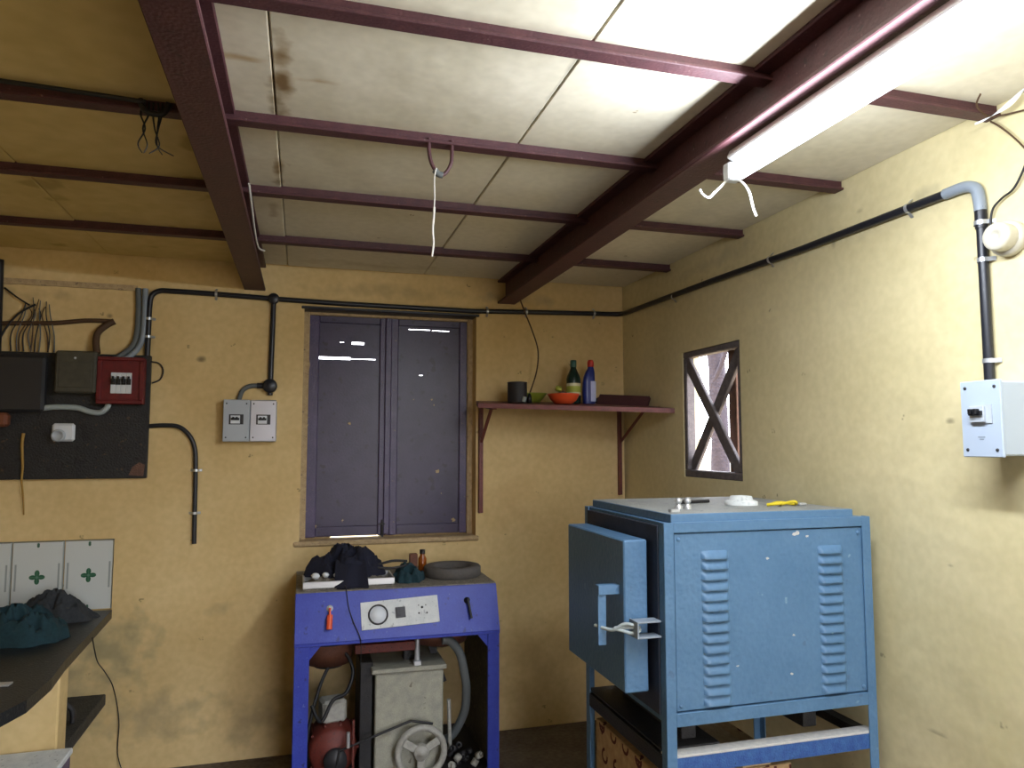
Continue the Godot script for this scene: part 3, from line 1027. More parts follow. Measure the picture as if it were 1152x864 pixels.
	for q in [[1.165, 2.12], [1.2, 2.125]]:
		o = single("steel_knob", P(q[0], yt + 0.024, q[1]), ["small shiny steel knob on furnace top, left one of the pair", "small shiny steel knob on furnace top, right one of the pair"][k2], "weight", "steel knobs on the furnace top")
		st = sb()
		lathe(st, [Vector2(0.012, 0), Vector2(0.012, 0.01), Vector2(0.007, 0.014), Vector2(0.007, 0.018), Vector2(0.011, 0.022), Vector2(0.011, 0.030), Vector2(0.006, 0.036), Vector2(0, 0.037)], P(q[0], yt + 0.024, q[1]), Vector3.UP, 14)
		fill(o, st, M.bright_steel)
		k2 += 1
	var yw := thing("yellow_strap", "crumpled yellow strap lying on the furnace top", "strap", P(1.58, yt + 0.026, 2.13))
	st = sb()
	tube(st, smooth_path([P(1.50, yt + 0.03, 2.13), P(1.53, yt + 0.036, 2.10), P(1.56, yt + 0.03, 2.14), P(1.59, yt + 0.04, 2.11), P(1.61, yt + 0.03, 2.13), P(1.57, yt + 0.034, 2.16), P(1.53, yt + 0.03, 2.15)]), 0.005, 8)
	part("strap_loop", st, M.yellow_plastic, yw)
	st = sb()
	bx(st, 1.622, 1.65, yt + 0.0245, yt + 0.034, 2.12, 2.14, 0.003)
	part("buckle", st, M.bright_steel, yw)
	o = single("iron_rod", P(1.3, yt + 0.03, 2.3), "thin dark iron rod lying across the furnace top", "rod")
	st = sb()
	tube(st, [P(1.26, yt + 0.030, 2.3), P(1.40, yt + 0.030, 2.33)], 0.006, 8)
	fill(o, st, M.black_iron)

func carton_material() -> StandardMaterial3D:
	var im := Image.create(256, 256, false, Image.FORMAT_RGB8)
	var f := FastNoiseLite.new()
	f.seed = 8
	f.frequency = 0.03
	for y in 256:
		for x in 256:
			im.set_pixel(x, y, Color(0.66, 0.54, 0.38).lerp(Color(0.74, 0.63, 0.46), f.get_noise_2d(x, y) + 0.5))
	var red := Color(0.32, 0.13, 0.10)
	for k in 3:
		for j in 3:
			var c := Vector2(38 + k * 86 + (j % 2) * 20, 34 + j * 84)
			for y in range(-28, 29):
				for x in range(-28, 29):
					var p := Vector2(x, y)
					var ring := p.length() < 23.0 and p.length() > 14.0 and not (x > 0 and y < -4)
					var stem := absf(x) < 5.0 and y > 8 and y < 28 or absf(y - 5) < 4.5 and absf(x) < 20
					if (ring if (k + j) % 2 == 0 else ring or stem):
						im.set_pixel(int(c.x) + x, int(c.y) + y, red)
	var m := StandardMaterial3D.new()
	m.resource_name = "printed_carton"
	m.albedo_texture = ImageTexture.create_from_image(im)
	m.roughness = 0.85
	m.uv1_scale = Vector3(3.4, 3.4, 1)
	M["printed_carton"] = m
	return m

func louvre_mesh(w: float, h: float, dep: float) -> Mesh:
	var keep := org
	org = Vector3.ZERO
	var st := sb()
	var rows := []
	for i in 6:
		var t := i / 5.0
		var line := []
		for k in 13:
			var s := k / 6.0 - 1.0
			var e := pow(maxf(0.0, 1.0 - pow(absf(s), 5.0)), 0.5)
			line.append(Vector3(s * w / 2, -t * h, dep * e * sin(t * PI * 0.5)))
		rows.append(line)
	grid(st, rows, false, Vector3(0, 0, 1), true)
	# lip folded back under the hood
	var lip := []
	for i in 2:
		var line := []
		for k in 13:
			var p: Vector3 = rows[5][k]
			line.append(p if i == 0 else Vector3(p.x, p.y + 0.002, p.z * 0.25))
		lip.append(line)
	grid(st, lip, false, Vector3(0, -1, 0), true)
	var m := st.commit()
	org = keep
	return m

# ------------------------------------------------------------------ polishing machine
func polisher() -> void:
	var x0 := -0.005
	var x1 := 0.885
	var df := 3.30
	var db := 3.93
	var t := thing("polishing_machine", "blue steel polishing machine with open front below the shutter window", "machine", P((x0 + x1) / 2, 0, (df + db) / 2))
	var st := sb()
	# side panels with the raked front
	for x in [x0, x1 - 0.02]:
		st = sb()
		prism(st, PackedVector2Array([Vector2(df + 0.07, 0.895), Vector2(df, 0.705), Vector2(df, 0.0), Vector2(db, 0.0), Vector2(db, 0.895)]), Vector3(x, 0, 0), Vector3(0, 0, -1), Vector3.UP, Vector3(0.02, 0, 0))
		part("side_panel", st, M.polisher_grey, t)
	# raked control panel
	var a := P((x0 + x1) / 2, 0.9, df + 0.068)
	var b := P((x0 + x1) / 2, 0.702, df - 0.006)
	st = sb()
	bar(st, a, b, x1 - x0 + 0.01, 0.012, Vector3.RIGHT, 0.002)
	bx(st, x0 - 0.005, x1 + 0.005, 0.690, 0.705, df - 0.008, df + 0.03, 0.002)
	var front := part("control_panel", st, M.polisher_blue, t)
	# blue front edges
	for q in [[x0 - 0.004, x0 + 0.058], [x1 - 0.05, x1 + 0.004]]:
		st = sb()
		bx(st, q[0], q[1], 0.0, 0.70, df - 0.004, df + 0.012, 0.002)
		part("front_stile", st, M.polisher_blue, t)
	for q in [[x0 + 0.056, 1], [x1 - 0.048, -1]]:
		st = sb()
		prism(st, PackedVector2Array([Vector2(0, 0.69), Vector2(0, 0.63), Vector2(q[1] * 0.05, 0.69)]), P(q[0], 0, df + 0.004), Vector3.RIGHT, Vector3.UP, P(0, 0, 0.008))
		part("gusset", st, M.polisher_blue, t)
	st = sb()
	bx(st, x0 - 0.004, x1 + 0.004, 0.893, 0.906, df + 0.066, db, 0.002)
	part("top_plate", st, M.polisher_top, t)
	st = sb()
	bx(st, x0 + 0.02, x1 - 0.02, 0.06, 0.075, df + 0.01, db)
	part("base_shelf", st, M.black_iron, t)
	# control plate on the rake: local frame
	var down := (b - a).normalized()
	var n := Vector3.RIGHT.cross(down).normalized()
	if n.z < 0: n = -n
	var c := a + down * 0.105 + n * 0.008
	c.x = 0.440
	var bas := Basis(Vector3.RIGHT.rotated(n, 0.045), -down.rotated(n, 0.045), n)
	st = sb()
	cbox(st, c, Vector3(0.172, 0.059, 0.003), bas, 0.001)
	var plate := part("control_plate", st, M.pale_card, front, "pale grey control plate")
	var at := c + bas * Vector3(-0.098, 0.0, 0.003)
	st = sb()
	lathe(st, [Vector2(0.044, 0), Vector2(0.044, 0.004), Vector2(0.040, 0.006), Vector2(0.037, 0.006), Vector2(0.037, 0.002)], at, n, 28)
	part("dial_ring", st, M.tin_dark, plate)
	st = sb()
	lathe(st, [Vector2(0.037, 0.0), Vector2(0.037, 0.0025), Vector2(0, 0.003)], at, n, 28)
	part("dial_face", st, M.white_plastic, plate)
	at = c + bas * Vector3(0.0, 0.0, 0.003)
	st = sb()
	cbox(st, at, Vector3(0.022, 0.023, 0.004), bas, 0.001)
	cbox(st, at + bas * Vector3(-0.008, 0.002, 0.006), Vector3(0.008, 0.014, 0.004), bas, 0.001)
	part("rocker_switch", st, M.tin_dark, plate)
	for q in [[0.098, 0.012, 0.0055], [0.083, 0.022, 0.0028], [0.115, 0.02, 0.0028], [0.082, -0.012, 0.004], [0.118, -0.014, 0.004]]:
		st = sb()
		lathe(st, [Vector2(q[2], 0), Vector2(q[2], 0.0008), Vector2(0, 0.0008)], c + bas * Vector3(q[0], q[1], 0.003), n, 12)
		part("socket_hole", st, M.black_plastic, plate)
	# levers left and right of the plate
	for q in [[0.135, "orange_plastic", 0.05], [0.745, "black_plastic", -0.2]]:
		var base: Vector3 = a + down * 0.10 + n * 0.006
		base.x = q[0]
		st = sb()
		lathe(st, [Vector2(0.014, 0), Vector2(0.014, 0.006), Vector2(0.006, 0.010), Vector2(0.006, 0.02), Vector2(0, 0.02)], base - down * 0.03, n, 14)
		part("lever_boss", st, M.pale_card if q[0] < 0.4 else M.black_plastic, front)
		st = sb()
		var ld: Vector3 = down.rotated(n, q[2] * -1.0)
		if q[0] > 0.4:
			tube(st, [base - down * 0.035 + n * 0.018, base + ld * 0.055 + n * 0.024], 0.006, 10)
		else:
			tube(st, [base - down * 0.03 + n * 0.018, base + ld * 0.005 + n * 0.02], 0.005, 10)
			tube(st, [base + ld * 0.0 + n * 0.02, base + ld * 0.06 + n * 0.022], 0.0125, 12)
		part("lever", st, M[q[1]], front)
	# bowls that hang through the top
	for q in [[0.145, 3.60, 0.12, 0.37], [0.665, 3.58, 0.15, 0.30]]:
		var bowl := sb()
		var r: float = q[2]
		var h: float = q[3]
		lathe(bowl, [Vector2(0, -h), Vector2(r * 0.55, -h), Vector2(r * 0.8, -h * 0.9), Vector2(r * 0.95, -h * 0.6), Vector2(r, -h * 0.1), Vector2(r, 0)], P(q[0], 0.893, q[1]), Vector3.UP, 28)
		var bo := part("bowl", bowl, M.black_iron, t)
		st = sb()
		lathe(st, [Vector2(r * 0.80, -h * 0.93), Vector2(r * 0.86, -h * 0.95), Vector2(r * 0.95, -h * 0.78), Vector2(r * 0.93, -h * 0.7)], P(q[0], 0.893, q[1]), Vector3.UP, 28)
		part("bowl_rim", st, M.brown_iron, bo)
	st = sb()
	bx(st, 0.25, 0.52, 0.615, 0.655, df + 0.10, df + 0.14, 0.003)
	part("red_crossbar", st, M.motor_red, t)
	st = sb()
	bx(st, 0.485, 0.545, 0.52, 0.89, 3.52, 3.58, 0.003)
	part("spindle_housing", st, M.black_iron, t)
	st = sb()
	tube(st, [P(0.535, 0.56, 3.44), P(0.535, 0.68, 3.44)], 0.012, 12)
	bx(st, 0.518, 0.552, 0.52, 0.56, 3.42, 3.46, 0.003)
	part("valve", st, M.bright_steel, t)
	# grey tank
	st = sb()
	bx(st, 0.345, 0.655, 0.075, 0.52, 3.42, 3.74, 0.006)
	var tank := part("tank", st, M.tank_paint, t)
	st = sb()
	bx(st, 0.327, 0.667, 0.52, 0.54, 3.40, 3.76, 0.004)
	part("tank_lid", st, M.tank_paint, tank)
	st = sb()
	bx(st, 0.28, 0.337, 0.075, 0.56, 3.46, 3.74, 0.004)
	part("tank_dark_side", st, M.black_iron, t)  # near-black slab in place of the dark left side of the tank
	# wheel in front of it with three spokes
	var wc := P(0.545, 0.18, 3.36)
	st = sb()
	var ring := []
	for i in 37:
		var g := TAU * i / 36
		ring.append(wc + Vector3(cos(g), sin(g), 0) * 0.104)
	tube(st, ring, 0.015, 12)
	var wheel := part("pulley_wheel", st, M.wheel_metal, t, "pale spoked pulley wheel")
	for k in 3:
		st = sb()
		var g := TAU * k / 3 + 0.5
		var dv := Vector3(cos(g), sin(g), 0)
		bar(st, wc + dv * 0.015, wc + dv * 0.098, 0.034, 0.012, dv.cross(Vector3.BACK), 0.003)
		part("spoke", st, M.wheel_metal, wheel)
	st = sb()
	lathe(st, [Vector2(0.034, -0.02), Vector2(0.034, 0.015), Vector2(0.028, 0.022), Vector2(0.012, 0.022), Vector2(0.010, 0.03), Vector2(0, 0.03)], wc, Vector3(0, 0, 1), 20)
	part("hub", st, M.wheel_metal, wheel)
	st = sb()
	tube(st, [P(0.17, 0.10, 3.385), P(0.19, 0.215, 3.385), P(0.50, 0.312, 3.38), P(0.60, 0.29, 3.38)], 0.006, 8)
	tube(st, [P(0.17, 0.10, 3.385), P(0.50, 0.085, 3.38)], 0.006, 8)
	part("drive_belt", st, M.wire_black, t)
	# motor lower left
	st = sb()
	lathe(st, [Vector2(0, -0.02), Vector2(0.06, -0.015), Vector2(0.095, 0.0), Vector2(0.105, 0.03), Vector2(0.105, 0.2), Vector2(0.09, 0.23), Vector2(0, 0.235)], P(0.165, 0.19, 3.66), Vector3(0, 0, 1), 26)
	var motor := part("motor", st, M.motor_red, t)
	for k in 10:
		st = sb()
		var g := TAU * k / 10
		cbox(st, P(0.165, 0.19, 3.55) + Vector3(cos(g), sin(g), 0) * 0.108, Vector3(0.006, 0.004, 0.08), Basis(Vector3(0, 0, 1), g))
		part("cooling_fin", st, M.motor_red, motor)
	st = sb()
	lathe(st, [Vector2(0.05, 0), Vector2(0.05, 0.035), Vector2(0, 0.036)], P(0.175, 0.165, 3.425), Vector3(0, 0, 1), 20)
	part("motor_pulley", st, M.tin_dark, motor)
	st = sb()
	cbox(st, P(0.165, 0.34, 3.55), Vector3(0.055, 0.05, 0.05), Basis(Vector3(0, 1, 0), 0.2), 0.012)
	part("terminal_box", st, M.wheel_metal, motor)
	st = sb()
	bx(st, 0.245, 0.253, 0.075, 0.34, 3.38, 3.40)
	part("belt_guard", st, M.motor_red, t)
	st = sb()
	tube(st, [P(0.226, 0.23, 3.37), P(0.226, 0.295, 3.37)], 0.008, 8)
	part("grease_nipple", st, M.bright_steel, t)
	# hoses and rods on the right
	st = sb()
	tube(st, smooth_path([P(0.645, 0.65, 3.40), P(0.685, 0.64, 3.40), P(0.73, 0.58, 3.41), P(0.755, 0.48, 3.42), P(0.77, 0.40, 3.45), P(0.77, 0.28, 3.5), P(0.72, 0.16, 3.55), P(0.66, 0.13, 3.6)]), 0.02, 12)
	part("hose", st, M.hose_grey, t)
	st = sb()
	tube(st, [P(0.70, 0.10, 3.47), P(0.69, 0.36, 3.47)], 0.009, 8)
	part("rod", st, M.wheel_metal, t)
	st = sb()
	bx(st, 0.655, 0.675, 0.08, 0.74, 3.70, 3.73)
	bar(st, P(0.60, 0.66, 3.60), P(0.69, 0.40, 3.60), 0.03, 0.01, Vector3.RIGHT)
	part("strut", st, M.black_iron, t)
	st = sb()
	tube(st, smooth_path([P(0.07, 0.40, 3.44), P(0.11, 0.34, 3.40), P(0.16, 0.42, 3.42), P(0.22, 0.44, 3.45), P(0.25, 0.52, 3.5), P(0.20, 0.60, 3.52), P(0.12, 0.50, 3.5), P(0.06, 0.30, 3.46), P(0.05, 0.16, 3.45)]), 0.008, 8)
	part("cable_loop", st, M.wire_black, t)
	# bottom right rubble of nuts
	for k in 12:
		var o := single("loose_fitting", P(0, 0, 0), "small grimy metal fitting in the heap at bottom right inside the blue machine", "fitting", "fittings heaped in the machine")
		var p := P(0.70 + 0.03 * (k % 5) + rng.randf_range(-0.01, 0.01), 0.09 + 0.03 * int(k / 5.0), 3.40 + 0.03 * (k % 3))
		o.position = p
		org = p
		st = sb()
		lathe(st, [Vector2(0.006, -0.014), Vector2(0.016, -0.014), Vector2(0.017, 0.0), Vector2(0.016, 0.014), Vector2(0.006, 0.014), Vector2(0.006, -0.014)], p, Vector3(rng.randf_range(-1, 1), 0.6, rng.randf_range(-1, 1)).normalized(), 6)
		fill(o, st, M.wheel_metal if k % 3 == 0 else M.black_iron)
	# on the top
	var y := 0.906
	for q in [[0.02, 0.205, 3.40, 3.60, "steel tray with pale rim at the left on the blue machine"], [0.235, 0.425, 3.42, 3.62, "steel tray with pale rim half under the navy cloth"]]:
		var tr := thing("steel_tray", q[4], "tray", P((q[0] + q[1]) / 2, y, (q[2] + q[3]) / 2), "steel trays on the machine")
		st = sb()
		bx(st, q[0], q[1], y, y + 0.008, q[2], q[3])
		part("tray_bottom", st, M.polisher_top, tr)
		for e in [[q[0], q[1], q[2], q[2] + 0.008], [q[0], q[1], q[3] - 0.008, q[3]], [q[0], q[0] + 0.008, q[2] + 0.008, q[3] - 0.008], [q[1] - 0.008, q[1], q[2] + 0.008, q[3] - 0.008]]:
			st = sb()
			bx(st, e[0], e[1], y + 0.002, y + 0.036, e[2], e[3], 0.002)
			part("tray_rim", st, M.bright_steel, tr)
		st = sb()
		heap(st, P((q[0] + q[1]) / 2, y + 0.008, (q[2] + q[3]) / 2), 0.075, 0.075, 0.03, 5 + int(q[0] * 10))
		part("grit", st, M.polisher_top, tr).set_meta("kind", "stuff")
	for k in 3:
		var o := single("white_pebble", P(0, 0, 0), "white lump on the grit of the left steel tray", "lump", "white lumps in the tray")
		var p := P(0.075 + k * 0.045, y + 0.052, 3.46 + 0.02 * (k % 2))
		o.position = p
		org = p
		st = sb()
		var rr := 0.018 - 0.003 * k
		lathe(st, [Vector2(0, -rr), Vector2(rr * 0.8, -rr * 0.6), Vector2(rr * 1.1, 0), Vector2(rr * 0.7, rr * 0.55), Vector2(0, rr * 0.75)], p, Vector3(0.1, 1, 0.1).normalized(), 9)
		fill(o, st, M.white_plastic)
	var cl := single("navy_cloth", P(0.22, y + 0.03, 3.55), "dark navy cloth heaped over the trays on the blue machine", "cloth")
	st = sb()
	heap(st, P(0.225, y + 0.030, 3.60), 0.17, 0.13, 0.155, 41, 0.5)
	var rows := []
	for i in 9:
		var line := []
		for k in 9:
			var s := k / 8.0
			var tt := i / 8.0
			line.append(P(lerpf(0.165, 0.295, s) - 0.02 * tt * (0.5 - s), lerpf(y + 0.11, y + 0.006, pow(tt, 1.3)), lerpf(3.53, 3.385, pow(tt, 0.7)) + 0.012 * sin(s * 9.0 + tt * 2.0)))
		rows.append(line)
	grid(st, rows, false, Vector3(0, 0.5, 1), true)
	var rows2 := []
	for r in rows:
		var line := []
		for p in r: line.append(p + Vector3(0, -0.006, -0.008))
		rows2.append(line)
	grid(st, rows2, false, Vector3(0, -0.5, -1), true)
	fill(cl, st, M.navy_cloth)
	var tc := single("teal_cloth", P(0.52, y, 3.52), "dark teal cloth lying between the trays and the round ring", "cloth")
	st = sb()
	heap(st, P(0.505, y + 0.001, 3.54), 0.075, 0.10, 0.085, 52, 0.5)
	fill(tc, st, M.teal_cloth)
	var gr := thing("grinding_ring", "round grey grinding ring at the right of the machine top", "ring", P(0.715, y, 3.58))
	st = sb()
	lathe(st, [Vector2(0.133, 0), Vector2(0.14, 0.006), Vector2(0.14, 0.042), Vector2(0.133, 0.05), Vector2(0.10, 0.05), Vector2(0.09, 0.044), Vector2(0.088, 0.018)], P(0.73, y, 3.60), Vector3.UP, 36)
	part("ring_body", st, M.grit_ring, gr)
	st = sb()
	lathe(st, [Vector2(0.09, 0.0), Vector2(0.09, 0.02), Vector2(0.03, 0.02), Vector2(0.028, 0.03), Vector2(0, 0.03)], P(0.73, y, 3.60), Vector3.UP, 28)
	part("wheel_plate", st, M.wheel_metal, gr)
	var sbt := thing("small_bottle", "tiny amber bottle with black cap behind the teal cloth", "bottle", P(0.60, y, 3.72))
	st = sb()
	lathe(st, [Vector2(0, 0), Vector2(0.019, 0), Vector2(0.021, 0.004), Vector2(0.021, 0.07), Vector2(0.012, 0.085), Vector2(0.011, 0.095)], P(0.60, y, 3.72), Vector3.UP, 16)
	part("glass", st, M.amber_glass, sbt)
	st = sb()
	lathe(st, [Vector2(0.014, 0.093), Vector2(0.014, 0.113), Vector2(0, 0.114)], P(0.60, y, 3.72), Vector3.UP, 16)
	part("cap", st, M.black_plastic, sbt)
	var pb := single("brown_box", P(0.565, y, 3.73), "small brown packet beside the amber bottle on the machine", "packet")
	st = sb()
	bx(st, 0.535, 0.575, y, y + 0.095, 3.71, 3.74, 0.003)
	fill(pb, st, M.brown_iron)
	var cord := single("thin_cord", P(0.20, y, 3.40), "thin dark cord hanging over the blue control panel", "cord")
	st = sb()
	tube(st, smooth_path([P(0.20, y + 0.02, 3.40), P(0.205, y + 0.005, 3.365), P(0.215, 0.84, 3.335), P(0.235, 0.78, 3.31), P(0.262, 0.72, 3.285), P(0.268, 0.66, 3.29), P(0.268, 0.60, 3.31)]), 0.0022, 6)
	fill(cord, st, M.wire_black)
	var lever := single("dark_tongs", P(0.42, y + 0.06, 3.56), "dark tongs with thin handles between the navy and teal cloths", "tongs")
	st = sb()
	tube(st, smooth_path([P(0.36, y + 0.075, 3.55), P(0.43, y + 0.09, 3.55), P(0.50, y + 0.085, 3.56)]), 0.006, 8)
	tube(st, smooth_path([P(0.35, y + 0.065, 3.53), P(0.43, y + 0.06, 3.53), P(0.51, y + 0.07, 3.55)]), 0.006, 8)
	tube(st, [P(0.345, y + 0.06, 3.54), P(0.345, y + 0.10, 3.54)], 0.007, 8)
	fill(lever, st, M.black_iron)

# ------------------------------------------------------------------ stone counter on the left
func counter() -> void:
	var t := thing("stone_counter", "black stone counter slab along the left with tiled splashback", "counter", P(-1.5, 0, 3.0))
	var st := sb()
	prism(st, PackedVector2Array([Vector2(XL, DB - 0.002), Vector2(-0.852, DB - 0.002), Vector2(-0.815, 3.10), Vector2(-0.795, 2.88), Vector2(-0.80, 2.66), Vector2(-0.835, 2.54), Vector2(-0.84, 1.7), Vector2(XL, 1.7)]), Vector3(0, 0.72, 0), Vector3.RIGHT, Vector3(0, 0, -1), Vector3(0, 0.04, 0))
	part("slab", st, M.black_stone, t)
	st = sb()
	bx(st, XL, -0.83, 0.0, 0.72, 3.10, 3.21, 0.006)
	part("pier", st, M.yellow_limewash, t, "yellow plastered pier under the slab")
	wall_uv(t.get_child(1), "back")
	st = sb()
	bx(st, XL, -0.862, 0.32, 0.372, 3.21, DB - 0.002, 0.004)
	part("lower_shelf", st, M.grey_slab, t, "dark grey lower shelf behind the pier")
	st = sb()
	bx(st, XL, -1.0, 0.0, 0.32, 3.21, 3.3)
	part("shelf_support", st, M.grey_slab, t)
	var c := thing("pale_box", "pale box with a purple side in front of the yellow pier", "box", P(-1.15, 0, 2.8))
	st = sb()
	bx(st, -1.55, -0.778, 0.0, 0.43, 2.52, 3.08, 0.004)
	part("box_body", st, M.purple_card, c)
	st = sb()
	bx(st, -1.56, -0.772, 0.43, 0.452, 2.51, 3.085, 0.004)
	part("box_lid", st, M.pale_card, c)
	var o := single("teal_rag", P(-1.1, 0.76, 3.6), "dark teal rag crumpled on the black stone counter", "cloth")
	st = sb()
	heap(st, P(-1.10, 0.761, 3.46), 0.21, 0.14, 0.14, 71, 0.5)
	fill(o, st, M.teal_cloth)
	o = single("slate_rag", P(-0.98, 0.76, 3.75), "slate grey cloth folded against the tiles behind the teal rag", "cloth")
	st = sb()
	heap(st, P(-1.05, 0.761, 3.79), 0.18, 0.10, 0.135, 75, 0.9)
	fill(o, st, M.slate_cloth)
	o = single("dark_rag", P(-1.45, 0.76, 3.5), "near-black cloth at the left edge of the stone counter", "cloth")
	st = sb()
	heap(st, P(-1.66, 0.761, 3.52), 0.18, 0.25, 0.16, 77, 0.6)
	fill(o, st, M.slate_cloth)
	o = single("steel_strip", P(-0.98, 0.765, 2.83), "bright steel strip lying on the black stone counter", "strip")
	st = sb()
	bar(st, P(-1.25, 0.764, 2.86), P(-0.90, 0.764, 2.83), 0.035, 0.006, Vector3(0, 0, 1), 0.001)
	fill(o, st, M.bright_steel)
	var tp := thing("old_clamp", "rusty screw clamp on the lower shelf behind the pier", "clamp", P(-0.95, 0.372, 3.5))
	st = sb()
	tube(st, smooth_path([P(-1.02, 0.40, 3.55), P(-1.00, 0.46, 3.55), P(-0.95, 0.475, 3.55), P(-0.90, 0.44, 3.55), P(-0.895, 0.385, 3.55)]), 0.012, 8)
	part("frame", st, M.black_iron, tp)
	st = sb()
	tube(st, [P(-0.95, 0.38, 3.55), P(-0.95, 0.52, 3.55)], 0.008, 8)
	part("screw", st, M.black_iron, tp)
	st = sb()
	tube(st, [P(-1.01, 0.395, 3.45), P(-0.90, 0.425, 3.45)], 0.006, 8)
	part("handle", st, M.wheel_metal, tp)
	o = single("hanging_wire", P(-0.82, 0.7, 3.9), "thin dark wire hanging down the wall beside the stone counter", "wire")
	st = sb()
	tube(st, smooth_path([P(-0.812, 0.752, 3.45), P(-0.825, 0.62, 3.6), P(-0.84, 0.52, 3.8), P(-0.83, 0.40, 3.945), P(-0.80, 0.25, 3.945), P(-0.80, 0.10, 3.945), P(-0.77, 0.01, 3.93)]), 0.0025, 6)
	fill(o, st, M.wire_black)

# ------------------------------------------------------------------ conduits and boxes on the walls
func clip(parent: Node, at: Vector3, axis: Vector3, out: Vector3, r: float) -> void:
	# a saddle over a pipe
	var st := sb()
	var side := axis.cross(out).normalized()
	var rows := []
	for e in [-0.006, 0.006]:
		var line := []
		line.append(at + side * (r + 0.016) - out * (r - 0.001) + axis * e)
		for k in 11:
			var a := PI * k / 10
			line.append(at + side * cos(a) * (r + 0.0022) + out * sin(a) * (r + 0.0022) + axis * e)
		line.append(at - side * (r + 0.016) - out * (r - 0.001) + axis * e)
		rows.append(line)
	grid(st, rows, false, out, true)
	part("saddle", st, M.clip_metal, parent)

func conduits() -> void:
	var r := 0.0135
	var d := DB - r - 0.001
	var t := thing("black_conduit", "black electrical conduit running along the top of the back wall", "conduit", P(0.9, 2.3, d))
	var st := sb()
	tube(st, smooth_path([P(-0.742, 1.98, d), P(-0.742, 2.10, d), P(-0.741, 2.23, d), P(-0.733, 2.285, d), P(-0.70, 2.312, d), P(-0.64, 2.315, d), P(-0.44, 2.312, d), P(-0.155, 2.303, d)]), r, 12)
	part("pipe", st, M.conduit_black, t)
	st = sb()
	tube(st, [P(-0.155, 2.303, d), P(0.2, 2.296, d), P(0.9, 2.292, d), P(1.30, 2.305, d), P(1.77, 2.318, d)], r, 12)
	part("pipe", st, M.conduit_black, t)
	st = sb()
	var xr := XR - r - 0.001
	tube(st, smooth_path([P(1.76, 2.318, d), P(1.79, 2.318, d - 0.008), P(xr, 2.318, d - 0.035), P(xr, 2.317, d - 0.07)], 8), r + 0.0005, 12)
	part("bend", st, M.conduit_black, t)
	var tr := thing("black_conduit", "black electrical conduit with grey elbow on the right wall above the white switch box", "conduit", P(XR, 2.3, 2.5))
	st = sb()
	tube(st, [P(xr, 2.317, d - 0.06), P(xr, 2.303, 2.93), P(xr, 2.288, 2.306), P(xr, 2.285, 1.66)], r, 12)
	part("pipe", st, M.conduit_black, tr)
	st = sb()
	tube(st, smooth_path([P(xr, 2.285, 1.665), P(xr, 2.284, 1.60), P(xr, 2.268, 1.565), P(xr, 2.235, 1.555), P(xr, 2.20, 1.553)], 8), r + 0.003, 14)
	part("elbow", st, M.elbow_grey, tr, "grey elbow")
	st = sb()
	tube(st, [P(xr, 2.205, 1.553), P(xr, 1.717, 1.553)], r, 12)
	part("pipe", st, M.conduit_black, tr)
	st = sb()
	tube(st, [P(xr, 2.21, 1.553), P(xr, 2.15, 1.553)], r + 0.0025, 12)
	part("coupling", st, M.conduit_black, tr)
	org = t.position
	# drop to the double switch box with its round tee and junction
	st = sb()
	lathe(st, [Vector2(0.026, -0.013), Vector2(0.028, -0.01), Vector2(0.028, 0.016), Vector2(0.024, 0.020), Vector2(0, 0.021)], P(-0.155, 2.303, d), Vector3(0, 0, 1), 18)
	part("tee_box", st, M.conduit_black, t)
	st = sb()
	tube(st, [P(-0.155, 2.30, d), P(-0.161, 1.80, d)], r, 12)
	part("pipe", st, M.conduit_black, t)
	st = sb()
	lathe(st, [Vector2(0.034, -0.013), Vector2(0.036, -0.01), Vector2(0.036, 0.020), Vector2(0.032, 0.024), Vector2(0, 0.025)], P(-0.162, 1.848, d), Vector3(0, 0, 1), 20)
	tube(st, [P(-0.19, 1.848, d), P(-0.225, 1.848, d)], r + 0.002, 10)
	part("junction_box", st, M.conduit_black, t)
	st = sb()
	tube(st, smooth_path([P(-0.215, 1.848, d), P(-0.26, 1.845, d), P(-0.295, 1.82, d), P(-0.31, 1.774, d)]), 0.012, 12)
	part("grey_hose", st, M.hose_grey, t)
	for q in [[-0.434, 2.312], [0.989, 2.295], [1.219, 2.303], [1.635, 2.315]]:
		clip(t, P(q[0], q[1], d), Vector3.RIGHT, Vector3(0, 0, 1), r)
	for y in [2.08, 2.17]:
		clip(t, P(-0.742, y, d), Vector3.UP, Vector3(0, 0, 1), r)
	org = tr.position
	for q in [[2.30, 3.3], [2.295, 2.5], [2.286, 1.80]]:
		clip(tr, P(xr, q[0], q[1]), Vector3(0, 0, 1), Vector3.LEFT, r)
	for y in [2.06, 1.778, 2.165]:
		clip(tr, P(xr, y, 1.553), Vector3.UP, Vector3.LEFT, r + (0.003 if y > 2.1 else 0.0))
	# two grey flexible hoses beside the left drop
	var h := thing("grey_hoses", "pair of grey flexible hoses entering the dark meter board", "hose", P(-0.79, 2.1, d))
	for k in 2:
		st = sb()
		var e := k * 0.032
		tube(st, smooth_path([P(-0.795 + e, 2.32, d), P(-0.79 + e * 0.9, 2.18, d), P(-0.795 + e * 0.9, 2.08, d), P(-0.815 + e, 2.02, d - 0.01), P(-0.86 + e * 1.4, 1.975, d - 0.03), P(-0.885 + e * 1.4, 1.96, d - 0.035)]), 0.0135, 12)
		part("hose", st, M.hose_grey if k == 0 else M.elbow_grey, h)
	# flexible conduit leaving the board on the right and ending low on the wall
	var f := thing("bent_conduit", "dark bent conduit from the meter board ending open above the counter", "conduit", P(-0.55, 1.4, d))
	st = sb()
	tube(st, smooth_path([P(-0.72, 1.638, d), P(-0.65, 1.642, d), P(-0.585, 1.635, d), P(-0.535, 1.59, d), P(-0.508, 1.52, d), P(-0.502, 1.40, d), P(-0.50, 1.25, d), P(-0.497, 1.06, d)]), 0.011, 12)
